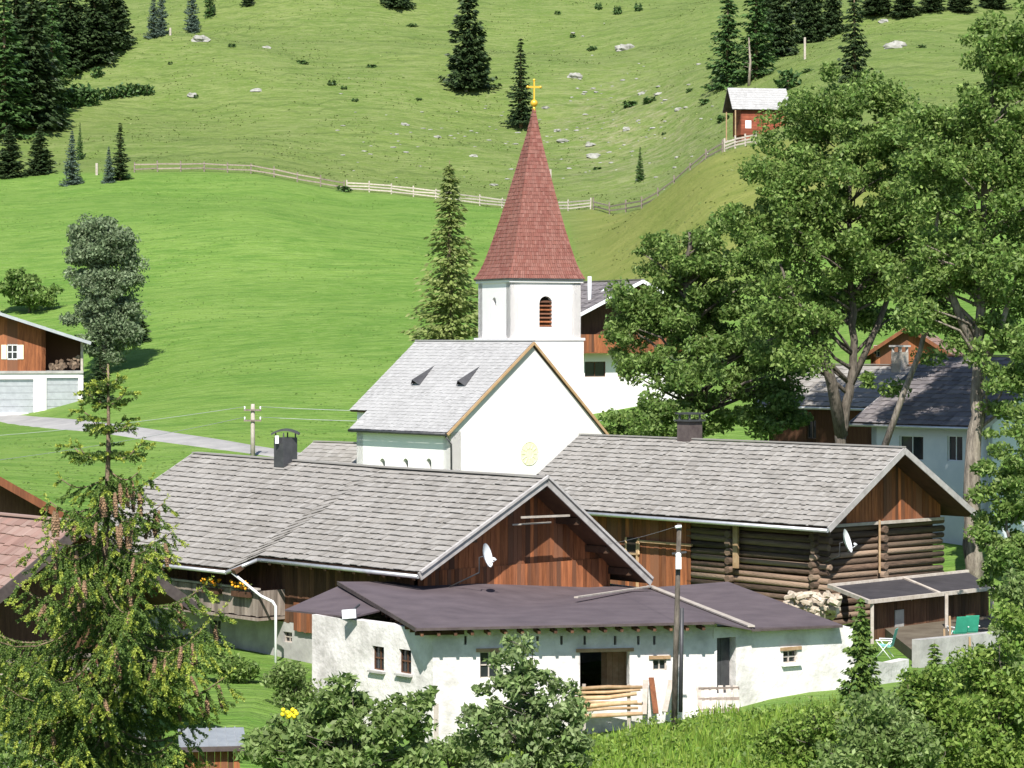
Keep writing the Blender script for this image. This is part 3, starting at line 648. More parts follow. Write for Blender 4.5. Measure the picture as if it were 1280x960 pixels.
# satellite dishes
def dish(pos, facing, r, label, bracket_to):
    o = thing('satellite_dish', label, 'satellite dish', pos, 0, 'satellite dishes on the timber barns')
    f_ = Vector(facing).normalized(); u = f_.cross(Vector((0, 0, 1))).normalized(); v = u.cross(f_)
    vs = []; fs = []; n = 20; m = 5
    for j in range(m+1):
        for i in range(n):
            a = 2*math.pi*i/n; q = r*j/m; vs.append(Vector(pos)+u*q*math.cos(a)+v*q*1.12*math.sin(a)+f_*(q*q/r*.32))
    for j in range(m):
        for i in range(n): fs.append((j*n+i, j*n+(i+1) % n, (j+1)*n+(i+1) % n, (j+1)*n+i))
    mb = MB(); mb.add(vs, fs, True); mb.add([p-f_*.012 for p in vs], [x[::-1] for x in fs], True); mb.build('reflector', 'whitemetal', o)
    lp = Vector(pos)+f_*r*1.05-v*r*.55
    mb = MB(); mb.tube([Vector(pos)-v*r*.95, lp], .018, 6); mb.build('feed_arm', 'metal', o)
    mb = MB(); mb.tube([lp-f_*.05, lp+(Vector(pos)-lp).normalized()*.14], [.05, .04], 8); mb.build('receiver', 'whitemetal', o)
    mb = MB(); mb.tube([Vector(pos)-f_*.02, Vector(pos)-f_*.2, Vector(pos)-f_*.2-Vector((0, 0, .5)), Vector(bracket_to)], .025, 6); mb.build('bracket', 'metal_dark', o)
dish(at(606, 695, 89.6), (.9, -.33, .25), .36, 'white satellite dish mounted below the left rafter of the farmhouse gable', f1(1.6, 1.33, 2.9))

# ================================================================== BACK BARN
ZC = -11.4; fr = Fr((12.13, 104.4, ZC), R(41.4)); f2 = fr; zl2, za2, zr2 = -7.37-ZC, -4.45-ZC, -7.24-ZC
barn2 = thing('log_barn', 'dark log barn with grey shingle roof and vertical boarded gable', 'barn', fr(4.5, 8, 0), R(41.4))
r2 = roof2(barn2, fr, ((0, zl2), (4.45, za2), (9, zr2)), 0, 18.75, 17, .19, lift=.062, edge=.24)
gutter(r2, barn2, fr(-.08, -.05, zl2-.1), fr(-.08, 18.8, zl2-.1), 'metal', .08)
GY2 = 1.3; wc = WL(fr(.9, GY2, 0), fr(8.2, GY2, 0)); s2 = (za2-zl2)/4.45
def zt2(s):
    x = s+.9; return ZC+(zl2+s2*x if x < 4.45 else za2-(za2-zr2)/4.55*(x-4.45))-.18
mb = MB(); boards(mb, wc, .1, 7.2, ZC+4.02, zt2, .19, .03, .12); boards(mb, wc, .1, 7.2, ZC+4.0, zt2, .3, .03, .06); gb = mb.build('gable_boarding', 'board', barn2)
gb['label'] = 'reddish brown vertical boards of the gable'
mb = MB(); mb.bar(wc.P(-.1, ZC+3.98, .2), wc.P(7.3, ZC+3.98, .2), .1, .12); mb.build('sill_beam', 'timber', gb, root=barn2)
mb = MB(); logs(mb, wc, 0, 7.3, ZC, ZC+3.95, .26, .3)
wd2 = WL(fr(.9, 8.3, 0), fr(.9, GY2, 0)); logs(mb, wd2, 0, 7.2, ZC+.18, ZC+4.1, .26, .3)
for sx in (2.33,):   # cross wall log ends on the side
    for k in range(11): z = ZC+.2+k*.36; mb.tube([wd2.P(sx, z, .3), wd2.P(sx, z, -.5)], .15, 8)
for k in range(11): z = ZC+.1+k*.36; mb.tube([wc.P(3.65, z, .3), wc.P(3.65, z, -.5)], .15, 8)
mb.build('log_wall', 'log', barn2)
mb = MB(); mb.bar(wc.P(3.25, ZC+2, .3), wc.P(3.25, ZC+4.1, .3), .08, .08); mb.build('post', 'timber_warm', barn2)
mb = MB(); mb.bar(wd2.P(2.75, ZC+2.1, .22), wd2.P(2.75, ZC+4.0, .22), .26, .1, up=wd2.nin); mb.build('post', 'timber_warm', barn2)
we2 = WL(fr(.9, 18, 0), fr(.9, 8.3, 0)); mb = MB(); boards(mb, we2, 0, 9.7, ZC+.5, ZC+zl2+s2*.9-.2, .24); 
mb.build('side_boarding', 'board', barn2)
mb = MB()
o = we2.op(798, 680, 862, 740); mb.bar(we2.P(o[0], o[3]+.05, .06), we2.P(o[1]+.2, o[3]+.05, .06), .1, .1); mb.bar(we2.P(o[0], o[2], .05), we2.P(o[0], o[3], .05), .08, .12, up=we2.nin)
dr = mb.build('door_frame', 'timber_warm', barn2)
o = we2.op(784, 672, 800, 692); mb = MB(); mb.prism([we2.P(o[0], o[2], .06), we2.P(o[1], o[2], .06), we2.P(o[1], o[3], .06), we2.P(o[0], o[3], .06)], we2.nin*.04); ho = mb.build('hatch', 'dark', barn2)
mb = MB()
for a, b_ in (((o[0], o[2]), (o[1], o[2])), ((o[0], o[2]), (o[0], o[3])), ((o[1], o[2]), (o[1], o[3]))): mb.bar(we2.P(a[0], a[1], .08), we2.P(b_[0], b_[1], .08), .08, .08)
mb.build('hatch_frame', 'timber_warm', ho, root=barn2)
mb = MB(); wall(mb, fr(8.2, GY2+.4, 0), fr(8.2, 18, 0), ZC-1, ZC+4.3, .3); wall(mb, fr(8.2, 18, 0), fr(.9, 18, 0), ZC-1, [(0, ZC+4.2), (3.7, ZC+6.6), (7.3, ZC+4.3)], .3)
wall(mb, fr(.95, 18, 0), fr(.95, 8.4, 0), ZC-1, ZC+4.2, .2)
mb.prism([fr(1.2, 1.5, -1), fr(8, 1.5, -1), fr(8, 1.6, -1), fr(1.2, 1.6, -1)], (0, 0, 5)); mb.prism([fr(1.25, 1.5, -1), fr(1.35, 1.5, -1), fr(1.35, 8.4, -1), fr(1.25, 8.4, -1)], (0, 0, 5))
mb.build('back_wall', 'board_dark', barn2)
# chimney (grey metal, flat cap)
pq = WL(fr(4.45, 18, 0), fr(4.45, 0, 0)); yy = 18-pq.s(859); pc2 = fr(4.6, yy, za2-.35); mb = MB()
mb.prism([pc2+fr.x*a+fr.y*b_ for a, b_ in ((-.38, -.38), (.38, -.38), (.38, .38), (-.38, .38))], (0, 0, 1.15)); c2 = mb.build('chimney', 'barge_dark', barn2)
mb = MB(); mb.prism([pc2+fr.x*a+fr.y*b_+Vector((0, 0, 1.15)) for a, b_ in ((-.48, -.48), (.48, -.48), (.48, .48), (-.48, .48))], (0, 0, .07))
for a, b_ in ((-.3, -.3), (.3, -.3), (.3, .3), (-.3, .3)): mb.bar(pc2+fr.x*a+fr.y*b_+Vector((0, 0, 1.2)), pc2+fr.x*a+fr.y*b_+Vector((0, 0, 1.45)), .09, .09)
mb.prism([pc2+fr.x*a+fr.y*b_+Vector((0, 0, 1.45)) for a, b_ in ((-.45, -.45), (.45, -.45), (.45, .45), (-.45, .45))], (0, 0, .07)); mb.build('chimney_cap', 'metal_dark', c2, root=barn2)
# lean-to roof against the gable
P = [at(1036, 733, 104.4), at(1210, 715, 110.2), at(1242, 736, 107), at(1087, 753, 101)]
lt = MB(); slab(lt, P, .06); lean_ = lt.build('lean_to_roof', 'felt_dark', barn2)
mb = MB()
for a, b_ in ((P[0], P[3]), (P[3], P[2]), (P[0], P[1])): mb.bar(a+Vector((0, 0, .02)), b_+Vector((0, 0, .02)), .12, .14)
m1 = P[0].lerp(P[1], .52); m2 = P[3].lerp(P[2], .56); mb.bar(m1+Vector((0, 0, .05)), m2+Vector((0, 0, .05)), .14, .06)
mb.build('roof_batten', 'timber', lean_, root=barn2)
for (px, py, D) in ((1183, 742, 103), (1240, 736, 106.5), (1090, 753, 101.2)):
    a = at(px, py, D); mb = MB(); mb.bar(a, (a.x, a.y, H(a.x, a.y)-.3), .12, .12); mb.build('support_post', 'timber', barn2)
mb = MB(); mb.bar(at(1105, 775, 103), at(1140, 747, 104), .1, .12); mb.build('brace', 'timber', barn2)
wu = WL(at(1092, 0, 102.2), at(1236, 0, 107.6)); mb = MB(); boards(mb, wu, 0, wu.L, -12, lambda s: -9.98+s*.012, .22); mb.build('lower_boarding', 'board_dark', barn2)
mb = MB(); mb.prism([wu.P(1.3, -12, .05), wu.P(1.85, -12, .05), wu.P(1.85, -10.4, .05), wu.P(1.3, -10.4, .05)], wu.nin*.04); mb.build('door', 'concrete', barn2)
dish(at(1056, 677, 104.5), (.9, -.33, .3), .42, 'white satellite dish fixed beside the front corner of the log barn', f2(.7, .9, 2.6))

# ================================================================== STABLE ANNEX
ann = thing('stable', 'low white rendered stable with broad flat dark brown roof joined to the gable', 'stable', (1, 84, -12), 0)
A = Vector((-2.33, 80, 0)); d1 = Vector((math.cos(R(10)), math.sin(R(10)), 0)); B = A+d1*8.6; Cc = Vector((10.55, 84.2, 0))
E = Vector((-6.22, 84.6, 0)); Eb = Vector((-4.4, 92, 0)); Cb = Vector((7.6, 98, 0))
zf = lambda p, y: (HY-y)/F*p.y
wf = WL(A, B); wlL = WL(E, A); wr = WL(B, Cc)
opF = [wf.op(600, 815, 623, 848), wf.op(725, 815, 787, 872), wf.op(816, 824, 833, 838)]
vents = [wf.op(x-1.6, 795, x+1.6, 806) for x in (582, 672, 702, 731, 769, 798, 818)]
opL = [wlL.op(465, 808, 480, 838), wlL.op(498.5, 812, 514, 842)]
opR = [wr.op(892, 797, 920, 868), wr.op(979, 813, 997, 829)]
mb = MB(); wall(mb, A, B, -13, -8.62, .4, opF+vents); wall(mb, E, A, -13, -8.66, .4, opL); wall(mb, B, Cc, -13, [(0, -8.72), (5.2, -9.02)], .4, opR)
wall(mb, Cc, Cb, -13, -9.05, .35); wall(mb, Eb, E, -13, -8.7, .35)
mb.build('wall', 'stable_white', ann)
for o in opL: window(ann, wlL, o, 'board_dark', .12, (1, 1), .06, sill='concrete')
window(ann, wf, opF[0], 'timber', .12, (1, 1)); window(ann, wf, opF[2], 'timber', .1, (1, 0), .07); window(ann, wr, opR[1], 'timber', .12, (1, 1), .07, sill='whitemetal')
for wl_, o in ((wf, opF[0]), (wf, opF[2]), (wf, opF[1]), (wr, opR[1])): mb = MB(); mb.bar(wl_.P(o[0]-.12, o[3]+.06, .02), wl_.P(o[1]+.12, o[3]+.06, .02), .08, .1); mb.build('lintel', 'timber_warm', ann)
# smooth lighter window surrounds
mb = MB(); o = opF[2]
mb.prism([wf.P(o[0]-.14, o[2]-.3, .006), wf.P(o[1]+.14, o[2]-.3, .006), wf.P(o[1]+.14, o[2]-.02, .006), wf.P(o[0]-.14, o[2]-.02, .006)], wf.nin*.02); mb.build('plaster_patch', 'white', ann)
o = opF[1]; mb = MB(); wi = WL(wf.P(o[0], 0, -2.2), wf.P(o[1]+1.0, 0, -1.2)); boards(mb, wi, 1.1, 2.9, -12, -8.9, .2); mb.build('inner_partition', 'timber_warm', ann)
mb = MB(); o = opR[0]; boards(mb, wr, o[0]+.02, o[1]-.02, o[2], o[3]-.02, .22, .03, -.3); dd = mb.build('door', 'metal_dark', ann)
# roofs
rp = {'a': at(520, 785, 79.15), 'b': at(893, 777, 80.6), 'c': at(940, 786, 81.7), 'd': at(812, 735.5, 97), 'd2': at(760, 729, 97.8), 'e': at(600, 727, 92.9), 'f': at(422, 727, 90.8)}
mb = MB(); th = Vector((0, 0, -.05))
for tri in ('aef', 'ad2e', 'abd2', 'bdd2', 'bcd'):
    ks = []; q = tri
    while q:
        if q.startswith('d2'): ks.append('d2'); q = q[2:]
        else: ks.append(q[0]); q = q[1:]
    mb.prism([rp[k] for k in ks], th)
ro = mb.build('roof', 'felt', ann)
rr_ = [rp['c']+Vector((0, 0, .03)), at(1053, 781, 83.5), at(910, 727, 98), rp['d']+Vector((0, 0, .03))]
mb = MB(); mb.prism([rr_[0], rr_[1], rr_[2]], th); mb.prism([rr_[0], rr_[2], rr_[3]], th); mb.build('side_roof', 'felt', ann)
ll = [at(356, 762, 86.5), at(440, 771, 82.8), at(500, 757, 85.0), at(422, 733, 91)]
mb = MB(); mb.prism([ll[0], ll[1], ll[2]], th); mb.prism([ll[0], ll[2], ll[3]], th); mb.build('porch_roof', 'felt', ann)
for a, b_, k in ((rr_[0]+Vector((-.02, -.03, .05)), rr_[3]+Vector((0, 0, .05)), .22), (at(720, 749, 88.5)+Vector((0, 0, .06)), at(812, 736, 95)+Vector((0, 0, .08)), .14)): mb = MB(); mb.bar(a, b_, k, .05); mb.build('flashing_strip', 'timber', ro, root=ann)
for a, b_, k in (('a', 'b', .07), ('a', 'f', .12), ('c', None, .07)): mb = MB(); mb.bar(rp[a]-Vector((0, .02, .045)), (rp[b_] if b_ else rr_[1])-Vector((0, .02, .045)), .04, k); mb.build('fascia', 'barge_dark', ro, root=ann)
mb = MB()
for k in range(15):
    p = rp['a'].lerp(rp['f'], k/14*.8+.03)-Vector((0, 0, .2)); mb.bar(p+Vector((.05, 0, 0)), p+d1*1.5, .1, .12)
for k in range(18):
    p = rp['a'].lerp(rp['b'], k/18+.02)-Vector((0, 0, .2)); mb.bar(p+Vector((0, .05, 0)), p+Vector((-.15, .9, 0)), .09, .11)
mb.build('rafter_ends', 'board_dark', ro, root=ann)
lb = thing('floodlight', 'white boxy floodlight under the left corner of the stable roof', 'lamp', at(436, 771, 82.8))
mb = MB(); p = at(436, 768, 82.7); mb.bar(p+Vector((-.2, 0, 0)), p+Vector((.22, 0, .03)), .2, .26); mb.build('housing', 'whitemetal', lb)
mb = MB(); mb.bar(p+Vector((.1, .1, .1)), p+Vector((.3, .5, .25)), .05, .05); mb.build('bracket', 'metal_dark', lb)

# rough log barrier and leaning boards, pallet
def logpile(px0, px1, rows, D, label, name='log_barrier', cat='barrier'):
    o = thing(name, label, cat, G((px0+px1)/2, D))
    mb = MB()
    for k, (ya, yb_, r) in enumerate(rows):
        mb.tube([at(px0+random.uniform(-6, 6), ya, D), at((px0+px1)/2, (ya+yb_)/2+random.uniform(-2, 2), D+.1), at(px1+random.uniform(-6, 6), yb_, D+.1)], [r, r*.95, r*.8], 9)
    mb.build('rail', 'timber_warm', o)
    for px in (px0+8, px1-12): mb = MB(); a = at(px, rows[0][0]-6, D+.18); mb.bar(a, (a.x, a.y, H(a.x, a.y)-.2), .1, .1); mb.build('stake', 'timber', o)
logpile(722, 798, [(861, 859, .06), (866, 862, .05), (873, 867, .07), (877, 880, .045), (884, 878, .08), (889, 885, .05), (896, 892, .07)], 79.8, 'rough peeled log barrier stacked in front of the stable opening')
for k, (px, ty, by, tilt, lb_) in enumerate(((805, 850, 893, 2, 'leaning grey plank nearest the log barrier'), (820, 847, 892, -6, 'leaning brown plank between the small window and utility pole'), (831, 850, 890, 8, 'tilted plank leaning just left of the utility pole'))):
    o = thing('plank', lb_, 'plank', G(px, 80.2), 0, 'planks leaning on the stable wall'); mb = MB(); a = at(px, by, 80.2); b_ = at(px+tilt, ty, 80.9); mb.bar(a, b_, .16, .04); ob = mb.build('board', ['timber', 'board', 'timber'][k], o)
pal = thing('pallet', 'grey wooden pallet leaning under the dark stable doorway', 'pallet', G(900, 79.8)); mb = MB()
for k in range(6): mb.bar(at(876+k*9.2, 891, 79.2+.02*k), at(873+k*9.2, 857, 79.9), .14, .025, up=(0, 1, 0))
mb.build('slat', 'timber', pal); mb = MB()
for y in (861, 874, 888): mb.bar(at(873, y, 79.9-(y-857)*.02), at(924, y-1, 79.95-(y-857)*.02), .09, .08)
mb.build('crossbar', 'board_grey', pal)
pal2 = thing('timber_post', 'short weathered post standing in front of the corner of the stable', 'post', G(545, 78)); mb = MB(); a = at(545, 880, 78); mb.bar(a, (a.x, a.y, H(a.x, a.y)-.2), .14, .14); mb.build('stake', 'timber', pal2)

# firewood heap by log barn
fwood = thing('firewood_stack', 'heap of split pale firewood between the stable roof and log barn', 'firewood', G(1018, 101)); mb = MB()
for k in range(90):
    p = at(random.uniform(985, 1046), random.uniform(742, 775), random.uniform(99.5, 101.5)); a = random.uniform(0, 3.14); d = Vector((math.cos(a)*.22, math.sin(a)*.22, random.uniform(-.08, .08))); mb.tube([p-d, p+d], random.uniform(.07, .12), 5, smooth=False)
mb.build('split_log', 'log_light', fwood)

# ================================================================== OTHER HOUSES
def house(name, label, cat, tip, ang, W_, L_, rise, base, over=.6, lover=.5, mt='shingle', wallm='white', upper=None, bw=.3, n=10, xa=None, zsplit=None, ops=None, edge=.2, barge='barge', lift=.04, sideops=None):
    """tip = world point of the front left eave tip"""
    fr = Fr((tip[0], tip[1], base), ang); z = tip[2]-base; xa = xa or W_/2
    o = thing(name, label, cat, fr(W_/2, L_/2, 0), ang)
    r = roof2(o, fr, ((0, z), (xa, z+rise), (W_, z)), 0, L_, n, bw, mt, barge, lift=lift, edge=edge)
    a, b_, c_, d = fr(over, lover, 0), fr(W_-over, lover, 0), fr(W_-over, L_-lover, 0), fr(over, L_-lover, 0)
    zz = base+z+rise*over/xa-.14; za = base+z+rise-.18
    prof = [(0, zz), (xa-over, za), (W_-2*over, zz)]; zs = base+zsplit if zsplit else None
    wls = WL(a, b_); wld = WL(d, a)
    fo = [wls.op(*q) for q in (ops or [])]; so_ = [wld.op(*q) for q in (sideops or [])]
    mb = MB()
    if zs:
        wall(mb, a, b_, base-2, zs, .3, [q for q in fo if q[3] < zs]); wall(mb, d, a, base-2, zs, .3, [q for q in so_ if q[3] < zs]); wall(mb, b_, c_, base-2, zs, .3); wall(mb, c_, d, base-2, zs, .3)
        mb.build('wall', wallm, o); mb = MB()
        wall(mb, a, b_, zs, prof, .3, [q for q in fo if q[3] >= zs]); wall(mb, b_, c_, zs, zz, .3); wall(mb, c_, d, zs, [(p[0], p[1]) for p in prof], .3); wall(mb, d, a, zs, zz, .3, [q for q in so_ if q[3] >= zs])
        mb.build('upper_wall', upper, o)
    else:
        wall(mb, a, b_, base-2, prof, .3, fo); wall(mb, b_, c_, base-2, zz, .3); wall(mb, c_, d, base-2, prof, .3); wall(mb, d, a, base-2, zz, .3, so_)
        mb.build('wall', wallm, o)
    return o, fr, r, wls, fo, wld, so_
# pale blue house at right behind the barn
t2 = at(1230, 534, 118)
o, fr, r, wls, fo, wld, so_ = house('chalet', 'pale blue rendered house with dark tiled roof behind the right end of the log barn', 'house', t2, R(41.4), 11.2, 7.7, 3.0, -8.9, mt='dark_tile', wallm='bluewhite', bw=.3, n=16, sideops=[(1124, 545, 1154, 575), (1184, 545, 1203, 576)], over=.9)
for q in so_: window(o, wld, q, 'whitemetal', .12, (1, 0))
gutter(r, o, fr(-.06, 0, t2.z+8.9-.08), fr(-.06, 7.7, t2.z+8.9-.08))
# brown chalet behind it
t1 = at(1092, 510, 132)
o, fr, r, wls, fo, wld, so_ = house('chalet', 'dark brown timber chalet with grey roof and cream chimney behind the forked tree', 'house', t1, R(41.4), 6.6, 8.0, 2.0, -8.5, mt='shingle', wallm='board_dark', bw=.3, n=9, sideops=[(1008, 525, 1020, 548), (1046, 525, 1058, 548)])
for q in so_: window(o, wld, q, 'board_grey', .12, (1, 0))
gutter(r, o, fr(-.06, 0, t1.z+8.5-.08), fr(-.06, 8, t1.z+8.5-.08), 'whitemetal')
pc3 = fr(3.0, .9, t1.z+8.5+1.2); mb = MB(); mb.prism([pc3+fr.x*a+fr.y*b_ for a, b_ in ((-.3, -.3), (.3, -.3), (.3, .3), (-.3, .3))], (0, 0, 1.5)); cc = mb.build('chimney', 'timber', o)
mb = MB()
for a, b_ in ((-.24, -.24), (.24, -.24), (.24, .24), (-.24, .24)): mb.bar(pc3+fr.x*a+fr.y*b_+Vector((0, 0, 1.5)), pc3+fr.x*a+fr.y*b_+Vector((0, 0, 1.75)), .12, .12)
mb.prism([pc3+fr.x*a+fr.y*b_+Vector((0, 0, 1.75)) for a, b_ in ((-.38, -.38), (.38, -.38), (.38, .38), (-.38, .38))], (0, 0, .09)); mb.build('chimney_cap', 'concrete', cc, root=o)
# orange gable house behind
t3 = at(1074, 448, 158)
o, fr, r, wls, fo, wld, so_ = house('chalet', 'orange brown wooden gable house further back between the tall ash trees', 'house', t3, R(-14), 5.6, 8, 1.85, -6, mt='brown_tile', wallm='board', bw=.4, n=8, barge='board', ops=[(1092, 432, 1100, 446)])
for q in fo: window(o, wls, q)
# white house behind the tower
t4 = at(716, 397, 165)
o, fr, r, wls, fo, wld, so_ = house('chalet', 'white house with red brown balcony half hidden behind the church tower', 'house', t4, R(24), 9.5, 10, 2.3, -6.0, mt='dark_tile', wallm='white', upper='board_dark', zsplit=5.1, bw=.4, n=8, barge='whitemetal', ops=[(731, 452, 757, 471), (772, 452, 790, 471)], over=.6, lover=1.2)
for q in fo: window(o, wls, q, 'board_dark', .1, (1, 0), .08)
mb = MB(); wx = WL(wls.P(-.5, 0, 1.0), wls.P(wls.L+.4, 0, 1.0)); boards(mb, wx, 0, wx.L, -6+5.0, -6+6.1, .2); mb.prism([wls.P(-.5, -1.05, 1.0), wls.P(wls.L+.4, -1.05, 1.0), wls.P(wls.L+.4, -1.05, 0), wls.P(-.5, -1.05, 0)], (0, 0, .08)); mb.build('balcony', 'board', o)
mb = MB(); p = at(737, 384, 168); mb.tube([p-Vector((0, 0, .5)), p+Vector((0, 0, 1.9))], .12, 8); mb.build('flue_pipe', 'whitemetal', o)
mb = MB(); p = at(752, 372, 169); mb.tube([p-Vector((0, 0, .5)), p+Vector((0, 0, .3)), p+Vector((.3, 0, .5))], .13, 8); mb.build('vent_pipe', 'whitemetal', o)
# low building left of the church
t5 = at(398, 578, 140)
o, fr, r, wls, fo, wld, so_ = house('small_shed', 'small low shed with grey roof beside the left corner of the church', 'shed', at(440, 588, 134), R(50), 4.2, 4.6, 1.2, -8.7, mt='shingle', wallm='ochre', bw=.3, n=7, over=.3, lover=.2)
# garage chalet, back left
D0 = 196; ang = R(11); tipR = at(114, 428, D0)
fr = Fr((at(-110, 432, D0).x, D0-2.2, -5.75), ang)
gh = thing('garage_chalet', 'orange wooden chalet over white garages beside the lane at left edge', 'house', fr(6.5, 5, 0), ang)
Wd = (tipR-fr.o).dot(fr.x); zt_ = tipR.z+5.75
r = roof2(gh, fr, ((0, zt_), (Wd*.5, zt_+2.15), (Wd, zt_)), 0, 11, 10, .4, 'church_shingle', 'metal', lift=.03, edge=.22)
wq = WL(fr(.9, 1.2, 0), fr(Wd-.5, 1.2, 0)); fl = wq.z(50, 466)
opg = [wq.op(-38, 474, 42, 517), wq.op(58, 472, 98, 517)]; opu = [wq.op(9, 431, 22, 449)]
mb = MB(); wall(mb, wq.p0, wq.p1, -7, fl, .35, opg); wall(mb, wq.p1, fr(Wd-.5, 10.4, 0), -7, fl, .35); wall(mb, fr(Wd-.5, 10.4, 0), fr(.9, 10.4, 0), -7, fl, .35); wall(mb, fr(.9, 10.4, 0), wq.p0, -7, fl, .35)
mb.build('garage_wall', 'white', gh)
for q in opg:
    mb = MB(); n = 5
    for k in range(n):
        z0_ = q[2]+(q[3]-q[2])*k/n; z1_ = q[2]+(q[3]-q[2])*(k+1)/n-.02; mb.prism([wq.P(q[0], z0_, -.2), wq.P(q[1], z0_, -.2), wq.P(q[1], z1_, -.2), wq.P(q[0], z1_, -.2)], wq.nin*.04)
    mb.build('garage_door', 'metal', gh)
sR = wq.s(57); zev = lambda x: -5.75+zt_+2.15*(1-abs(x-Wd*.5)/(Wd*.5))-.18
mb = MB(); s_end = sR; k0 = .9
wall(mb, wq.p0, wq.P(sR, 0), fl, [(0, zev(k0)), (Wd*.5-k0, zev(Wd*.5)), (sR, zev(sR+k0))] if sR > Wd*.5-k0 else [(0, zev(k0)), (sR, zev(sR+k0))], .3, opu)
pp = wq.P(sR, 0)
wall(mb, pp, pp+fr.y*3, fl, zev(sR+k0), .3); wall(mb, pp+fr.y*3, fr(Wd-.5, 4.2, 0), fl, [(0, zev(sR+k0)), (Wd-.5-sR-k0, zev(Wd-.5))], .3)
wall(mb, fr(Wd-.5, 4.2, 0), fr(Wd-.5, 10.4, 0), fl, zev(Wd-.5), .3)
mb.build('upper_wall', 'board', gh)
f_ = window(gh, wq, opu[0], 'whitemetal', .05, (1, 1), .1)
for q0_, q1_ in ((wq.op(2.5, 431, 8, 449)), (wq.op(23, 431, 29, 449))) if False else ((opu[0][0]-.42, opu[0][0]-.05), (opu[0][1]+.05, opu[0][1]+.42)):
    mb = MB(); mb.prism([wq.P(q0_, opu[0][2], .05), wq.P(q1_, opu[0][2], .05), wq.P(q1_, opu[0][3], .05), wq.P(q0_, opu[0][3], .05)], wq.nin*.04); mb.build('shutter', 'yellow', gh)
mb = MB(); mb.prism([wq.P(sR, fl, .1), wq.P(wq.L, fl, .1), wq.P(wq.L, fl, -3), wq.P(sR, fl, -3)], (0, 0, .15)); mb.bar(wq.P(0, fl+.05, .05), wq.P(wq.L, fl+.05, .05), .12, .18); mb.build('loggia_floor', 'concrete', gh)
mb = MB(); mb.bar(wq.P(wq.L-.1, fl, 0), wq.P(wq.L-.1, zev(Wd-.6), 0), .18, .18); mb.build('corner_post', 'timber', gh)
ws = thing('firewood_stack', 'stacked firewood logs in the open loggia above the garages', 'firewood', wq.P(sR+1.5, fl+.15, -.3)); mb = MB()
for k in range(80):
    q = random.uniform(sR+.3, wq.L-.3); z = fl+.25+random.random()*1.0*(.4+.6*(q-sR)/(wq.L-sR)); mb.tube([wq.P(q, z, -.05), wq.P(q+.05, z, -.6)], random.uniform(.08, .14), 6, smooth=False)
mb.build('split_log', 'log', ws)
# left foreground tiled house (gable faces right)
fr = Fr((at(0, 0, 1).x, 0, 0), R(41.4)); D1 = 70
apx = at(103, 655, 72.5); W_ = 7.4; base = -12.2; tip = apx-Wv*W_/2-Vector((0, 0, 2.45))
o, fr, r, wls, fo, wld, so_ = house('tiled_house', 'dark timber house with faded red brown tiled roof behind the cone-laden spruce', 'house', tip, R(41.4), W_, 12, 2.45, base, mt='brown_tile', wallm='stable_white', upper='board_dark', zsplit=2.6, bw=.25, n=11, over=.8, lover=1.3, barge='barge_dark', edge=.3)
mb = MB()
for k, z in enumerate((2.9, 3.25, 3.6)): mb.tube([wls.P(-.5, base+z, .8), wls.P(wls.L+.4, base+z, .8)], .09, 8)
for s_ in np.linspace(0, wls.L, 5): mb.bar(wls.P(s_, base+2.4, .8), wls.P(s_, base+3.75, .8), .12, .12)
mb.prism([wls.P(-.5, base+2.5, .9), wls.P(wls.L+.4, base+2.5, .9), wls.P(wls.L+.4, base+2.5, 0), wls.P(-.5, base+2.5, 0)], (0, 0, .12))
mb.build('balcony', 'board_grey', o)
# wooden building behind it, only its right verge in view
apx = at(-110, 548, 90); W_ = 9.6; tip = apx-Vector((math.cos(R(20)), math.sin(R(20)), 0))*W_/2-Vector((0, 0, 2.9))
o, fr, r, wls, fo, wld, so_ = house('wooden_barn', 'orange edged wooden barn gable at left edge behind the tiled house', 'barn', tip, R(20), W_+.7, 7, 3.0, -11.5, mt='shingle', wallm='board_dark', bw=.4, n=9, barge='board', edge=.26, over=.8, lover=1.1)
# garden shed bottom left
sp_ = at(305, 925, 68)
shed = thing('garden_shed', 'little orange wooden shed with pale metal roof below the lawn', 'shed', G(275, 69)); q = Fr((at(232, 0, 68).x, 68, H(at(232, 0, 68).x, 68)), R(8)); rt = at(260, 930, 68).z
mb = MB(); wa = WL(q(0, 0, 0), q(1.35, 0, 0)); boards(mb, wa, 0, 1.35, q.o.z-.3, rt-.12, .16); boards(mb, WL(q(1.35, 0, 0), q(1.35, 1.5, 0)), 0, 1.5, q.o.z-.3, rt-.12, .16); boards(mb, WL(q(0, 1.5, 0), q(0, 0, 0)), 0, 1.5, q.o.z-.3, rt-.12, .16); mb.build('wall', 'board', shed)
mb = MB(); zz = rt-q.o.z
for k in range(7):
    a, b_ = -.15+k*.24, -.15+(k+1)*.24-.012; mb.prism([q(a, -.25, zz-.08), q(b_, -.25, zz-.08), q(b_, 1.8, zz+.1), q(a, 1.8, zz+.1)], (0, 0, .03)); mb.bar(q(a, -.25, zz-.04), q(a, 1.8, zz+.14), .03, .04)
mb.build('roof', 'metal', shed); mb = MB(); mb.bar(q(-.17, -.27, zz-.1), q(1.55, -.27, zz-.1), .05, .12); mb.build('fascia', 'barge_dark', shed)
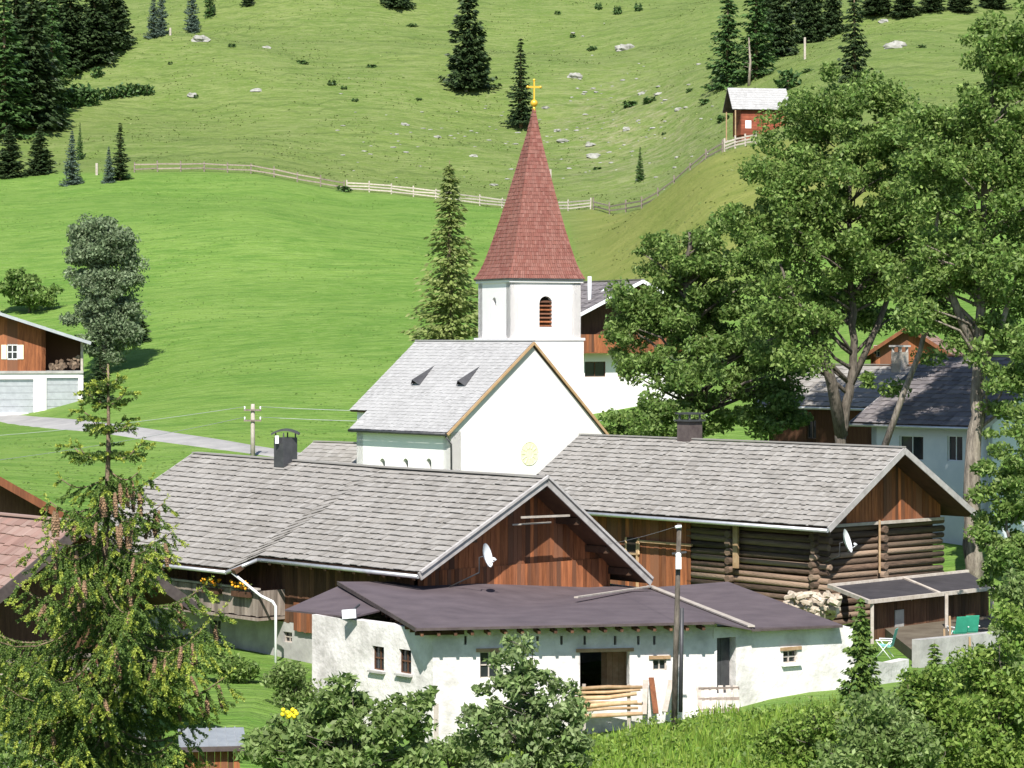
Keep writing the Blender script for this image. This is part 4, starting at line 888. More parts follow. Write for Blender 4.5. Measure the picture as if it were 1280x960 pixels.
# hay hut on the hill
hb = hit(955, 167, 240); Dh = hb.y; hz = hb.z-.2; print('hut', hb)
fr = Fr((at(922, 0, Dh).x, Dh, hz), R(10)); sx = 13*270/Dh
wdt = 62/F*Dh; ze = (HY-137)/F*Dh-hz; zrg = (HY-110)/F*(Dh+1.8)-hz
hut = thing('hay_hut', 'small red brown hay hut with pale roof high on the slope', 'hut', fr(wdt/2, 1.5, 0), R(10))
x0, x1 = -.75, wdt+.55
mb = MB(); shingles(mb, fr(x0, -.5, ze), fr(x1, -.5, ze), fr(x0, 1.8, zrg), fr(x1, 1.8, zrg), 9, .3, th=.02, lift=.03); shingles(mb, fr(x0, 4.1, ze), fr(x1, 4.1, ze), fr(x0, 1.8, zrg), fr(x1, 1.8, zrg), 8, .4, th=.02, lift=.03); r = mb.build('roof', 'church_shingle', hut)
dk = MB(); slab(dk, [fr(x0, -.5, ze), fr(x1, -.5, ze), fr(x1, 1.8, zrg), fr(x0, 1.8, zrg)], .12); slab(dk, [fr(x0, 4.1, ze), fr(x1, 4.1, ze), fr(x1, 1.8, zrg), fr(x0, 1.8, zrg)], .12); dk.build('roof_deck', 'barge_dark', r, root=hut)
mb = MB(); wa = WL(fr(.5, 0, 0), fr(wdt, 0, 0)); 
for k in range(9):
    z = hz+.1+k*(ze-.1)/9
    for a, b_ in (((.45, 0), (wdt, 0)), ((.45, 0), (.45, 3.6)), ((wdt, 0), (wdt, 3.6)), ((.45, 3.6), (wdt, 3.6))): mb.bar(fr(a[0], a[1], z-hz+.1), fr(b_[0], b_[1], z-hz+.1), .14, (ze-.1)/9-.015)
mb.prism([fr(.5, .1, -1), fr(wdt, .1, -1), fr(wdt, 3.5, -1), fr(.5, 3.5, -1)], (0, 0, 1.1))
mb.prism([fr(.5, -.02, ze-.1), fr(.5, 3.6, ze-.1), fr(.5, 1.8, zrg-.15)], fr.x*.1); mb.prism([fr(wdt, -.02, ze-.1), fr(wdt, 3.6, ze-.1), fr(wdt, 1.8, zrg-.15)], -fr.x*.1)
mr_ = mat('red_log', (.17, .045, .025), (.26, .075, .04), scale=1.5, island=.3); mb.build('log_wall', mr_, hut)
for yy in (-.35, 3.8): mb = MB(); mb.bar(fr(-.35, yy, -.4), fr(-.35, yy, ze), .14, .14); mb.build('post', 'timber_warm', hut)
mb = MB(); mb.prism([fr(.9, -.09, .8), fr(1.6, -.09, .8), fr(1.6, -.09, 1.7), fr(.9, -.09, 1.7)], (0, .02, 0)); mb.build('window', 'whitemetal', hut)

# ================================================================== WALLS, FENCES, POLES
gw_ = thing('garden_wall', 'low whitewashed wall continuing right of the stable', 'wall', G(1100, 85)); mb = MB(); a = Vector((10.6, 84.25, 0)); b_ = at(1136, 0, 87.5)
wall(mb, a, (b_.x, b_.y), -12, [(0, (HY-822)/F*84.5), (2.6, (HY-826)/F*87)], .35); mb.build('wall_body', 'stable_white', gw_)
rw = thing('retaining_wall', 'grey concrete retaining wall below the terrace chairs', 'wall', G(1200, 95)); mb = MB(); a = at(1150, 0, 93.5); b_ = at(1262, 0, 97)
wall(mb, a, b_, -12.5, [(0, (HY-800)/F*93.5), (3.3, (HY-788)/F*97)], .35); mb.build('wall_body', 'concrete', rw)
tr = thing('terrace', 'small gravel terrace under the lean-to of the log barn', 'terrace', at(1190, 800, 100)); mb = MB()
tz = at(0, 803, 98).z; mb.prism([Vector((at(x, 0, D).x, D, tz)) for x, D in ((1150, 93.8), (1262, 97.2), (1262, 108), (1100, 104))], (0, 0, -.8)); mb.build('paving', 'dirt', tr)
def chair(pos, rz, m, label, sit=True):
    o = thing('garden_chair', label, 'chair', pos, rz, 'chairs on the terrace'); q = Fr(pos, rz)
    mb = MB(); mb.prism([q(-.25, -.22, .42), q(.25, -.22, .42), q(.25, .24, .38), q(-.25, .24, .38)], (0, 0, .03)); mb.build('seat', m, o)
    mb = MB(); mb.prism([q(-.25, .26, .42), q(.25, .26, .42), q(.25, .42, 1.0), q(-.25, .42, 1.0)], (0, .02, .01)); mb.build('backrest', m, o)
    for sx in (-.27, .27):
        for sy, ty in ((-.25, .25), (.25, -.25)): mb = MB(); mb.tube([q(sx, sy, 0), q(sx, ty, .6)], .015, 6); mb.build('leg', 'whitemetal', o)
    for sx in (-.29, .29): mb = MB(); mb.bar(q(sx, -.25, .62), q(sx, .3, .62), .05, .03); mb.build('armrest', 'whitemetal', o)
chair(Vector((at(1200, 0, 97).x, 97.6, tz)), R(200), 'green_cloth', 'green canvas folding chair, left of the pair by the lean-to posts')
chair(Vector((at(1214, 0, 97.5).x, 98.0, tz)), R(190), 'green_cloth', 'green canvas folding chair, right of the pair by the lean-to posts')
chair(Vector((at(1106, 0, 93).x, 93, at(0, 822, 93).z)), R(250), 'turq', 'turquoise chair beside the young spruce at the wall')
for k, (px, py0, py1, D, lb_) in enumerate(((1187, 770, 812, 96, 'thin pale stake left of the green terrace chairs'), (1180, 786, 812, 95.5, 'short wooden stake at the terrace edge'), (1212, 796, 835, 95, 'pale stake in front of the grey retaining wall'))):
    o = thing('garden_stake', lb_, 'stake', G(px, D), 0, 'stakes along the terrace'); mb = MB(); mb.bar(at(px, py0, D), at(px+1, py1, D), .07, .07); mb.build('stake_body', 'timber_warm', o)
# hillside rail fence
def railfence(name, label, pxs, rails, hh, mt, tilt=0):
    o = thing(name, label, 'fence', G(pxs[0], Dfence(pxs[0])), 0, 'rail fences across the slope'); pts = [G(p, Dfence(p)) for p in pxs]
    for p in pts: mb = MB(); h2 = hh*random.uniform(1.0, 1.2); mb.bar(p-Vector((0, 0, .3)), p+Vector((random.uniform(-.06, .06), 0, h2)), .16, .16); mb.build('post', mt, o)
    mb = MB()
    for a, b_ in zip(pts[:-1], pts[1:]):
        for z in rails:
            j = random.uniform(-.05, .05); mb.bar(a+Vector((0, -.1, z+j)), b_+Vector((0, -.1, z-j)), .06, .16)
    mb.build('rails', mt, o)
railfence('rail_fence', 'brown wooden rail fence above the mown meadow at left', list(np.linspace(168, 430, 10)), (.4, .95), 1.2, 'board_grey')
railfence('rail_fence', 'pale weathered rail fence crossing behind the spire', list(np.linspace(434, 738, 12)), (.3, .65, 1.0), 1.15, 'timber')
railfence('rail_fence', 'thin grey rail fence climbing the ridge towards the hay hut', list(np.linspace(742, 903, 9)), (.4, .9), 1.2, 'board_grey')
railfence('rail_fence', 'short pale board fence just below the hay hut', list(np.linspace(906, 945, 4)), (.3, .6, .9), 1.15, 'timber')

# utility pole by the lane
up_ = hit(316, 571, 130); PD = up_.y
pole = thing('utility_pole', 'pale wooden utility pole with two crossarms beside the lane', 'utility pole', up_); ztp = (HY-505)/F*PD
mb = MB(); mb.tube([up_-Vector((0, 0, .5)), Vector((up_.x, PD, ztp))], [.14, .11], 10); mb.build('pole', 'timber', pole)
for z, hw_ in ((ztp-.35, .5), (ztp-.95, .5)):
    mb = MB(); mb.bar(Vector((up_.x-hw_, PD-.15, z)), Vector((up_.x+hw_, PD-.15, z)), .1, .1); ca = mb.build('crossarm', 'board_grey', pole)
    mb = MB()
    for x in (-hw_+.05, hw_-.05): mb.tube([Vector((up_.x+x, PD-.15, z+.03)), Vector((up_.x+x, PD-.15, z+.22))], [.05, .035], 7)
    mb.build('insulators', 'whitemetal', ca, root=pole)
def wire(name, a, b_, sag, label, r=.018, grp='overhead wires'):
    a, b_ = Vector(a), Vector(b_); pts = [a.lerp(b_, k/24)-Vector((0, 0, sag*4*(k/24)*(1-k/24))) for k in range(25)]
    mb = MB(); mb.tube(pts, r*.62, 5); tag(mb.build(name, 'metal'), label, 'wire', grp)
wire('overhead_wire', (up_.x+.45, PD-.15, ztp-.15), at(1000, 492, 150), .6, 'upper pale wire running right from the lane pole behind the church', .022)
wire('overhead_wire', (up_.x+.45, PD-.15, ztp-.75), at(1000, 512, 150), .5, 'lower pale wire running right from the lane pole behind the church', .022)
wire('overhead_wire', (up_.x-.45, PD-.15, ztp-.15), at(-150, 553, 148), .3, 'upper pale wire running left from the lane pole', .02)
wire('overhead_wire', (up_.x-.45, PD-.15, ztp-.75), at(-150, 592, 130), .3, 'lower pale wire running left from the lane pole', .02)
# front dark pole
bp_ = G(843, 77); p2 = thing('utility_pole', 'dark slender utility pole standing in front of the stable', 'utility pole', bp_)
mb = MB(); tp = at(849, 655, 77); mb.tube([at(842, 912, 77)-Vector((0, 0, .4)), tp], [.095, .065], 10); mb.build('pole', 'bark', p2)
mb = MB(); mb.tube([at(848, 890, 77.05)+Vector((.06, 0, 0)), at(851, 760, 77.1)+Vector((.03, 0, 0))], .06, 7); mb.build('cable_guard', 'metal_dark', p2)
mb = MB(); a = at(848, 696, 76.85); mb.bar(a, a-Vector((0, 0, .34)), .18, .16); mb.ball(a+Vector((0, 0, .04)), .09, 8, 5); mb.build('lamp_box', 'whitemetal', p2)
mb = MB(); a = at(848, 659, 76.9); mb.tube([a-Vector((.09, 0, 0)), a+Vector((.09, 0, .02))], .045, 8); mb.build('insulator', 'whitemetal', p2)
mb = MB(); mb.bar(at(840, 692, 77), at(858, 690, 77), .05, .05); mb.build('bracket', 'metal_dark', p2)
wire('overhead_wire', at(849, 657, 77), f1(9.3, 1.2, 4.2), .05, 'short thin service wire from front pole to farmhouse gable', .009)

# ================================================================== ROCKS
def rock(p, r, label, m='rock'):
    mb = MB(); mb.ball(Vector(p)-Vector((0, 0, r*.12)), r, 10, 7, (random.uniform(.8, 1.15), random.uniform(.7, 1.0), random.uniform(.4, .6)), .28)
    tag(mb.build('boulder', m), label, 'boulder', 'boulders on the hillside')
RK = [(240, 121, 1.0, 'pale boulder under a dark juniper on the left hillside'), (321, 113, .8, 'pale boulder right of the juniper boulder on the left hillside'), (332, 60, .8, 'whitish boulder high on the left hillside'),
 (682, 135, .7, 'small white boulder close right of the gilded cross'), (697, 164, .6, 'white boulder just right of the spruce behind the spire'), (703, 177, .8, 'pale boulder below and right of the spire tip'),
 (742, 196, 1.3, 'broad pale boulder right of the spire, above the fence'), (782, 62, 1.7, 'large grey slab on the upper slope right of the spire'), (718, 96, 1.2, 'grey slab left of the large upper slab'),
 (803, 117, .7, 'white boulder high right of the spire, left of a close pair'), (824, 118, .7, 'white boulder high right of the spire, right of a close pair'), (848, 138, .6, 'small white boulder nearest the spruces above the hut'),
 (783, 163, .7, 'white boulder in the middle of the scree right of the spire'), (738, 182, .9, 'grey boulder in the scree just above the broad pale one'), (592, 196, .6, 'small pale boulder left of the spire above the larch'),
 (617, 232, .6, 'pale stone between the larch and spire just above the fence'), (505, 156, .8, 'greyish boulder left of the spruces on the middle slope'), (547, 172, .6, 'small stone above the larch top'),
 (1075, 122, 1.0, 'pale stone on the right slope below the tall spruce'), (1120, 58, 1.5, 'grey rock slab on the upper right slope'), (1105, 28, .8, 'small rock near the upper right tree line'), (985, 62, .9, 'grey rock beside the white post above the hut'),
 (250, 50, 1.4, 'grey slab on the top left slope below bare trunks')]
for px, py, r, lb_ in RK: p = hit(px, py, 285); rock(p, r, lb_)
mb = MB()
for k in range(110):
    px = random.gauss(775, 75); py = random.gauss(160, 55)
    if not 20 < py < 245 or px < 690: continue
    p = hit(px, py, 300); r = random.uniform(.1, .32); mb.ball(p, r, 6, 4, (1.4, 1, .6), .25)
for k in range(60):
    px = random.uniform(420, 700); py = random.gauss(175, 30)
    if py > 228: continue
    p = hit(px, py, 330); r = random.uniform(.1, .3); mb.ball(p, r, 6, 4, (1.6, 1, .5), .25)
tag(mb.build('scree', 'rock'), 'scattered small pale stones on the slope around the spire', 'scree', kind='stuff')
for px, pt, pb_2, lb_ in ((1006, 47, 74, 'short white marker post above the hay hut'), (688, 212, 232, 'white marker post just right of the spire'), (213, 35, 44, 'white marker post beside bare trunks at top left'), (121, 204, 219, 'white marker post between the blue spruce and dark spruce')):
    p = hit(px, pb_2, 285); o = thing('marker_post', lb_, 'post', p, 0, 'white marker posts'); mb = MB(); mb.bar(p-Vector((0, 0, .2)), p+Vector((0, 0, (pb_2-pt)/F*p.y)), .28, .28); mb.build('post_body', 'timber', o)
for px, py, ht_, lb_ in ((33, 155, 10, 'tall bare pale trunk in front of the dark forest at top left'), (936, 108, 6.5, 'thin pale pole just behind the hay hut')):
    p = hit(px, py, 280); o = thing('bare_trunk', lb_, 'tree', p); mb = MB(); mb.tube([p-Vector((0, 0, .3)), p+Vector((.2, 0, ht_/2)), p+Vector((0, 0, ht_))], [.22, .17, .06], 8)
    for k in range(8):
        z = ht_*(.3+.08*k); a = random.uniform(0, 6.28); mb.tube([p+Vector((.1, 0, z)), p+Vector((math.cos(a)*.7, math.sin(a)*.7, z+.2))], [.04, .01], 4)
    mb.build('trunk', 'bark_light', o)

# ================================================================== VEGETATION
def leafquads(C, size, up=0.25, asp=.5):
    n = len(C); a = rng.normal(size=(n, 3)); a /= np.linalg.norm(a, axis=1)[:, None]
    nr_ = rng.normal(size=(n, 3)); nr_[:, 2] += up*2; nr_ /= np.linalg.norm(nr_, axis=1)[:, None]
    b_ = np.cross(nr_, a); b_ /= np.linalg.norm(b_, axis=1)[:, None]+1e-9; a = np.cross(b_, nr_)
    s = (size*rng.uniform(.6, 1.3, n))[:, None]; fold = nr_*s*.18
    Vv = np.stack([C-a*s, C+b_*s*asp+fold, C+a*s, C-b_*s*asp+fold], 1).reshape(-1, 3)
    return Vv, np.arange(4*n).reshape(n, 4)
def broadleaf(name, label, cat, base, trunk, ells, nclump, per, lsize, lm, bark='bark', r0=.35, csize=(.55, 1.1), group=None, seed=1, flat=.7, extra=(), limbs=40, dead=0):
    """trunk: world points; ells: (cx,cy,cz,rx,ry,rz) world ellipsoids"""
    global rng
    rng = np.random.default_rng(seed); random.seed(seed)
    o = thing(name, label, cat, base, 0, group)
    vol = np.array([e[3]*e[4]*e[5] for e in ells])**.8; vol /= vol.sum()
    cl = []
    for k in range(nclump):
        e = ells[rng.choice(len(ells), p=vol)]; d = rng.normal(size=3); d /= np.linalg.norm(d); q = rng.random()**(1/2.4)
        cl.append(np.array(e[:3])+d*q*np.array(e[3:]))
    cl = np.array(cl); pts = []
    for c_ in cl:
        r = rng.uniform(*csize); m = int(per*rng.uniform(.6, 1.35)*(r/np.mean(csize))**1.6); d = rng.normal(size=(m, 3)); d /= np.linalg.norm(d, axis=1)[:, None]
        q = rng.random(m)[:, None]**(1/2.2); P_ = c_+d*q*r*np.array([1.05, 1.05, flat])*rng.uniform(.75, 1.2, 3); pts.append(P_)
    Vv, Qq = leafquads(np.concatenate(pts), lsize); build_np('crown', Vv, Qq, lm, o)
    mb = MB(); tp = [Vector(p) for p in trunk]; n = len(tp)
    # smooth trunk
    path = []; rad = []
    for i in range(n-1):
        for k in range(5): path.append(tp[i].lerp(tp[i+1], k/5)+Vector((rng.normal()*.04, rng.normal()*.04, 0))); rad.append(r0*(1-.8*(i+k/5)/(n-1)))
    path.append(tp[-1]); rad.append(r0*.18); mb.tube(path, rad, 10)
    for ex_ in extra:
        mb.tube([Vector(p) for p in ex_[0]], ex_[1], 8)
    tz0 = tp[0].z; zs_ = [p.z for p in path]
    for c_ in cl[rng.permutation(len(cl))[:limbs]]:
        c_ = Vector(c_); cand = [i for i, p in enumerate(path) if p.z < c_.z-.2 and i > len(path)*.2]
        if not cand: continue
        i = min(cand, key=lambda k: abs((c_.z-path[k].z)-.6*(Vector((c_.x-path[k].x, c_.y-path[k].y)).length))); s_ = path[i]; dd_ = c_-s_
        mid = s_+dd_*.5+Vector((rng.normal()*.2, rng.normal()*.2, dd_.length*.08)); rr__ = min(rad[i]*.5, .05+dd_.length*.016)
        mb.tube([s_, s_.lerp(mid, .5)+Vector((rng.normal()*.1, 0, rng.normal()*.1)), mid, c_], [rr__, rr__*.75, rr__*.5, .015], 6)
    mb.build('trunk', bark, o)
    if dead:
        mb = MB()
        for c_ in cl[rng.permutation(len(cl))[:dead]]:
            p = Vector(c_)+Vector((rng.normal()*.2, -.5, rng.normal()*.2))
            for q in range(3):
                e = p+Vector((rng.normal()*.45, -.35+rng.normal()*.2, -rng.uniform(.5, 1.3))); mb.tube([p, p.lerp(e, .5)+Vector((rng.normal()*.1, -.1, .15)), e], [.035, .025, .01], 5)
        mb.build('dead_twigs', 'dead_wood', o)
    return o
def E(px, py, D, rx, rz, ry=None, dD=0): p = at(px, py, D+dD); return (p.x, p.y, p.z, rx, ry or rx*.9, rz)
# ---- the three large ash trees
T = lambda *a: [at(*q) for q in a]
g1 = G(868, 131)
broadleaf('ash_tree', 'broad leafy tree immediately right of the church gable', 'tree', g1, [g1, at(868, 520, 131), at(862, 430, 131), at(858, 340, 131), at(862, 290, 131)],
  [E(855, 330, 131, 2.5, 2.0), E(815, 400, 131, 2.4, 2.6), E(900, 400, 132, 2.6, 2.8), E(805, 450, 130, 1.3, 1.5), E(850, 475, 129, 2.4, 2.0), E(925, 470, 131, 2.0, 2.2), E(830, 530, 129, 2.6, 1.0), E(920, 330, 132, 2.0, 2.3), E(778, 380, 130, .8, 1.4), E(940, 520, 130, 1.8, 1.0), E(975, 450, 131, 1.6, 2.2), E(985, 520, 130, 1.1, .9), E(890, 290, 131, 1.3, 1.0)],
  310, 205, .125, 'leaf_ash', r0=.42, seed=11, csize=(.3, .9), limbs=60)
g2 = G(1052, 122)
fork = [([at(1052, 545, 122), at(1040, 480, 121.5), at(1022, 420, 121), at(990, 370, 120.5), at(975, 330, 120.5)], [.3, .25, .19, .12, .04]),
        ([at(1064, 480, 122), at(1100, 400, 122.5), at(1125, 330, 123), at(1140, 270, 123)], [.16, .13, .09, .03])]
broadleaf('ash_tree', 'tall forked tree with dark straight trunk above the log barn ridge', 'tree', g2, [g2, at(1052, 545, 122), at(1064, 480, 122), at(1066, 390, 122), at(1064, 280, 122), at(1060, 150, 122)],
  [E(1050, 130, 122, 2.8, 1.8), E(1000, 200, 122, 2.6, 2.6), E(1075, 215, 121, 3.0, 2.6), E(955, 270, 121, 2.4, 2.4), E(1035, 300, 121, 3.0, 1.9), E(1130, 150, 123, 2.0, 2.0), E(1120, 290, 122, 2.2, 2.0), E(985, 350, 121, 1.8, 1.6), E(960, 430, 122, 1.5, 2.2), E(1085, 350, 123, 1.3, 1.0), E(1015, 440, 122, .8, 1.0), E(1090, 480, 121, 1.2, .6), E(1110, 330, 122, 2.4, 1.5), E(1040, 380, 123, 1.6, 1.2), E(995, 400, 121, 1.6, 1.8), E(1000, 270, 121, 2.4, 2), E(1160, 200, 122, 1.5, 2.4), E(1180, 300, 123, 1.6, 1.6), E(1140, 400, 124, 1.1, 1.0), E(1090, 400, 124, 1.0, .9), E(985, 440, 121, 1.5, 1.8), E(1150, 430, 120, .8, .7), E(1150, 240, 123, 1.5, 1.6)],
  370, 200, .12, 'leaf_ash2', r0=.3, seed=12, csize=(.3, .95), extra=fork, limbs=70)
g3 = G(1217, 112)
ex3 = [([at(1218, 440, 112), at(1190, 370, 112), at(1168, 300, 112.5), at(1175, 250, 112)], [.22, .16, .1, .03]), ([at(1105, 560, 113), at(1130, 490, 113), at(1150, 440, 113), at(1166, 370, 112.5), at(1172, 310, 112)], [.15, .13, .11, .08, .03]),
       ([at(1222, 470, 112), at(1248, 420, 111.5), at(1275, 330, 111)], [.2, .14, .05])]
broadleaf('ash_tree', 'largest tree at the right edge with thick pale trunk base', 'tree', g3, [g3, at(1214, 600, 112), at(1222, 500, 112), at(1224, 410, 112), at(1228, 280, 112), at(1240, 130, 112)],
  [E(1255, 70, 112, 1.8, 1.6), E(1230, 150, 112, 2.3, 1.8), E(1290, 140, 112, 2.2, 2.4), E(1180, 190, 112, 1.8, 1.6), E(1230, 240, 111, 2.6, 1.9), E(1165, 280, 112, 1.6, 1.5), E(1290, 270, 112, 2.2, 2.2), E(1200, 340, 112, 2.0, 1.5), E(1270, 370, 112, 1.9, 1.7), E(1155, 370, 113, 1.1, 1.2), E(1275, 480, 111, 1.3, 2.2), E(1320, 60, 112, 2, 2), E(1265, 560, 110, 1.2, 1.8), E(1255, 430, 111, 1.5, 1.5), E(1190, 410, 112, 1.2, 1.1), E(1275, 620, 110, .9, 1.2), E(1245, 480, 110, .9, 1.3), E(1160, 400, 111, .9, .8), E(1160, 330, 112, 1.4, 1.2), E(1270, 200, 112, 2, 2), E(1250, 320, 110.5, 1.8, 1.5), E(1165, 230, 112, 1.6, 1.5), E(1240, 30, 113, 1.0, .8), E(1180, 130, 112, 1, .8)],
  370, 195, .115, 'leaf_ash2', bark='bark_mid', r0=.42, seed=13, csize=(.28, .9), extra=ex3, limbs=70)
mbx = None
# leafy shrub masses by log barn
p = G(1262, 100); broadleaf('tall_shrub', 'tall bright green shrub at the right end of the log barn', 'shrub', p, [p, at(1262, 700, 100), at(1255, 600, 100)], [E(1250, 640, 100, 1.1, 1.9), E(1235, 700, 100, .9, 1.2), E(1282, 600, 100, 1.2, 1.8), E(1275, 720, 99, 1.2, 1.4), E(1256, 570, 101, .6, .9)], 60, 190, .11, 'leaf_ash2', r0=.12, seed=14, csize=(.3, .6), limbs=25)
p = G(790, 150); broadleaf('hedge_shrub', 'green shrub under the tree right of the church gable', 'shrub', p, [p, at(790, 540, 150), at(790, 520, 150)], [E(775, 535, 140, 1.0, .9), E(810, 530, 140, 1.2, 1.0), E(850, 535, 138, 1.2, .9)], 25, 150, .14, 'leaf_ash2', r0=.1, seed=15, csize=(.4, .8), limbs=10)
# willow-like tree by the garage chalet
p = hit(130, 470, 150); broadleaf('willow_tree', 'silvery green willow standing in the meadow beside the garage chalet', 'tree', p, [p, at(130, 420, p.y), at(128, 330, p.y), at(128, 280, p.y)],
  [E(128, 300, p.y, 1.9, 2.0), E(120, 350, p.y, 2.3, 2.6), E(145, 370, p.y, 2.1, 2.6), E(135, 425, p.y, 1.9, 2.0), E(108, 320, p.y, 1.4, 1.8), E(108, 295, p.y, 1.3, 1.3), E(148, 300, p.y, 1.3, 1.5), E(158, 335, p.y, 1.3, 1.8), E(160, 400, p.y, 1.2, 1.6), E(105, 400, p.y, 1.2, 1.6)], 270, 170, .15, 'leaf_willow', r0=.3, seed=16, csize=(.5, 1.0), limbs=20)
p = hit(36, 392, 205); broadleaf('green_bush', 'dark green bush on the slope behind the garage chalet', 'shrub', p, [p, at(36, 370, p.y), at(36, 345, p.y)], [E(38, 365, p.y, 2.2, 1.5), E(20, 355, p.y, 1.6, 1.3)], 40, 120, .2, 'leaf_ash', r0=.12, seed=17, csize=(.5, .9), limbs=8)
# foreground bushes
def bush(name, label, px, D, ells, ncl, lm, seed, ls=.075, cs=(.22, .5), per=150, r0=.05, limbs=30):
    p = G(px, D); tops = min(e[1] for e in ells)
    return broadleaf(name, label, 'bush', p, [p, at(px, (tops+960)/2, D), at(px, tops, D)], [E(e[0], e[1], D+(e[4] if len(e) > 4 else 0), e[2], e[3]) for e in ells], ncl, per, ls, lm, r0=r0, seed=seed, csize=cs, limbs=limbs, flat=.8, group='bushes in the foreground')
bush('elder_bush', 'leafy elder bush in front of the left corner of the stable', 440, 64, [(400, 925, 1.1, .8), (455, 890, .9, .7), (415, 875, .5, .6), (500, 900, .8, .9), (345, 930, .8, .7), (520, 870, .35, .5), (430, 960, 1.6, .8), (525, 950, .7, .8)], 135, 'leaf_bush', 21, ls=.105, cs=(.15, .42), per=80, limbs=50)
bush('young_sycamore', 'upright young deciduous tree in front of the stable windows', 665, 67, [(642, 808, .4, .32), (650, 840, .7, .5), (690, 850, .55, .6), (620, 870, .7, .5), (690, 880, .9, .7), (640, 900, .9, .7), (725, 905, .7, .6), (600, 905, .55, .5), (660, 940, 1.5, .7), (710, 930, .9, .7), (600, 940, .7, .7)], 130, 'leaf_sap', 22, ls=.095, cs=(.15, .4), per=85, limbs=70)
bush('low_bush', 'lime green bush left of the bramble at the grassy bank', 1010, 64, [(1000, 930, .9, .5), (1040, 910, .7, .6), (975, 945, .5, .4)], 36, 'leaf_lime', 23)
bush('low_bush', 'dense mid green bush in the bottom right thicket below the retaining wall', 1090, 61, [(1085, 890, .7, .6), (1120, 930, 1.0, .7), (1060, 940, .8, .6)], 50, 'leaf_bush', 24)
bush('low_bush', 'bright lime green bush under the grey retaining wall', 1160, 63, [(1150, 870, .7, .6), (1180, 910, .9, .8), (1150, 950, .9, .6)], 48, 'leaf_lime', 25)
bush('tall_bush', 'tall leafy bush at the lower right edge', 1250, 66, [(1250, 830, .8, .6), (1275, 790, .6, .7), (1230, 880, .9, .8), (1280, 880, .9, 1.0), (1240, 940, 1.2, .8)], 80, 'leaf_lime', 26)
bush('tall_bush', 'feathery light green bush left of the bush on the right edge', 1205, 70, [(1205, 850, .5, .6), (1190, 880, .5, .5), (1215, 900, .6, .7)], 34, 'leaf_ash2', 27)
bush('tall_bush', 'loose green bush rising in front of the terrace at the right edge', 1270, 76, [(1262, 800, .6, .9), (1280, 750, .6, .8), (1250, 850, .8, .7)], 60, 'leaf_bush', 33, ls=.09, cs=(.15, .4), per=90)
bush('low_bush', 'pale leafy bush under the young spruces below the white garden wall', 1115, 72, [(1110, 895, .7, .5), (1140, 880, .5, .4), (1095, 910, .7, .4)], 45, 'leaf_sap', 34, ls=.09, cs=(.15, .4), per=80)
bush('garden_shrub', 'dark shrub against the concrete wall of the farmhouse', 370, 83, [(368, 845, .55, .6), (355, 860, .5, .5), (382, 865, .4, .5)], 22, 'leaf_bush', 28)
bush('garden_shrub', 'low leafy shrub at the far side of the lawn', 290, 88, [(285, 835, .7, .35), (268, 828, .5, .4), (305, 842, .5, .3)], 22, 'leaf_ash2', 29)
bush('garden_shrub', 'rounded shrub along the bottom left corner below the spruce', 60, 58, [(40, 930, 1.2, .8), (90, 950, 1.0, .6), (0, 910, 1, 1)], 50, 'leaf_ash', 30)
bush('low_bush', 'small bush near the timber post before the stable', 560, 70, [(560, 935, .6, .35), (585, 945, .5, .3)], 16, 'leaf_bush', 31)
# yellow flowers in the elder bush
fl_ = thing('yellow_flowers', 'cluster of yellow flowers above the elder bush by the lawn', 'flowers', G(362, 66)); mb = MB()
for k in range(16): mb.ball(at(random.gauss(362, 5), random.gauss(893, 4), 64+random.uniform(-.3, .3)), .055, 6, 4)
mb.build('flower_heads', 'yellowf', fl_); mb = MB(); mb.tube([G(362, 64.2), at(362, 893, 64.1)], .02, 5); mb.build('stem', 'leaf_bush', fl_)

# ---- conifers
def conifer_proto(name, h, rb, nm, seed, dens=1.0, droop=.35, spacing=.42, clear=.06, fs=.30, bark='bark_red', shape=.85):
    """conifer built at the origin: (trunk mesh, crown mesh)"""
    r_ = np.random.default_rng(seed); C = []; mb = MB()
    mb.tube([(0, 0, -.5), (0, 0, h*.5), (0, 0, h)], [.02*h, .011*h, .01], 8)
    z = h*clear; A1 = []; B1 = []
    while z < h*.985:
        f = (1-z/h); L_ = rb*f**shape*r_.uniform(.8, 1.15); nb = max(4, int((6+5*f)*dens))
        for k in range(nb):
            a = r_.uniform(0, 6.283); l = L_*r_.uniform(.6, 1.12); d = np.array([math.cos(a), math.sin(a), 0]); sd = np.array([-d[1], d[0], 0])
            m = max(3, int(l/.22))
            for i in range(m):
                t = (i+.7)/m; zc_ = z-droop*l*math.sin(t*1.9)*.8+.12*l*t**3; wdt_ = l*.30*(1-t*.75)+.08
                for q in range(3):
                    s_ = r_.uniform(-1, 1)*wdt_; p = d*l*t+sd*s_+np.array([0, 0, zc_-abs(s_)*.35+r_.normal()*.05]); dirv = d*.9+sd*(s_/wdt_)*.8+np.array([0, 0, -.45+r_.normal()*.2]); C.append(p); A1.append(dirv)
        z += spacing*(h/14)*r_.uniform(.8, 1.2)
    C = np.array(C); A1 = np.array(A1); A1 /= np.linalg.norm(A1, axis=1)[:, None]; n = len(C)
    B1 = np.cross(A1, r_.normal(size=(n, 3))*.6+np.array([0, 0, 1])); B1 /= np.linalg.norm(B1, axis=1)[:, None]
    s = (fs*r_.uniform(.6, 1.3, n))[:, None]
    Vv = np.stack([C-A1*s*.7, C+B1*s*.42, C+A1*s*1.1, C-B1*s*.42-np.array([0, 0, .1])*s], 1).reshape(-1, 3)
    return mb, Vv, np.arange(4*n).reshape(n, 4)
PROTO = {}
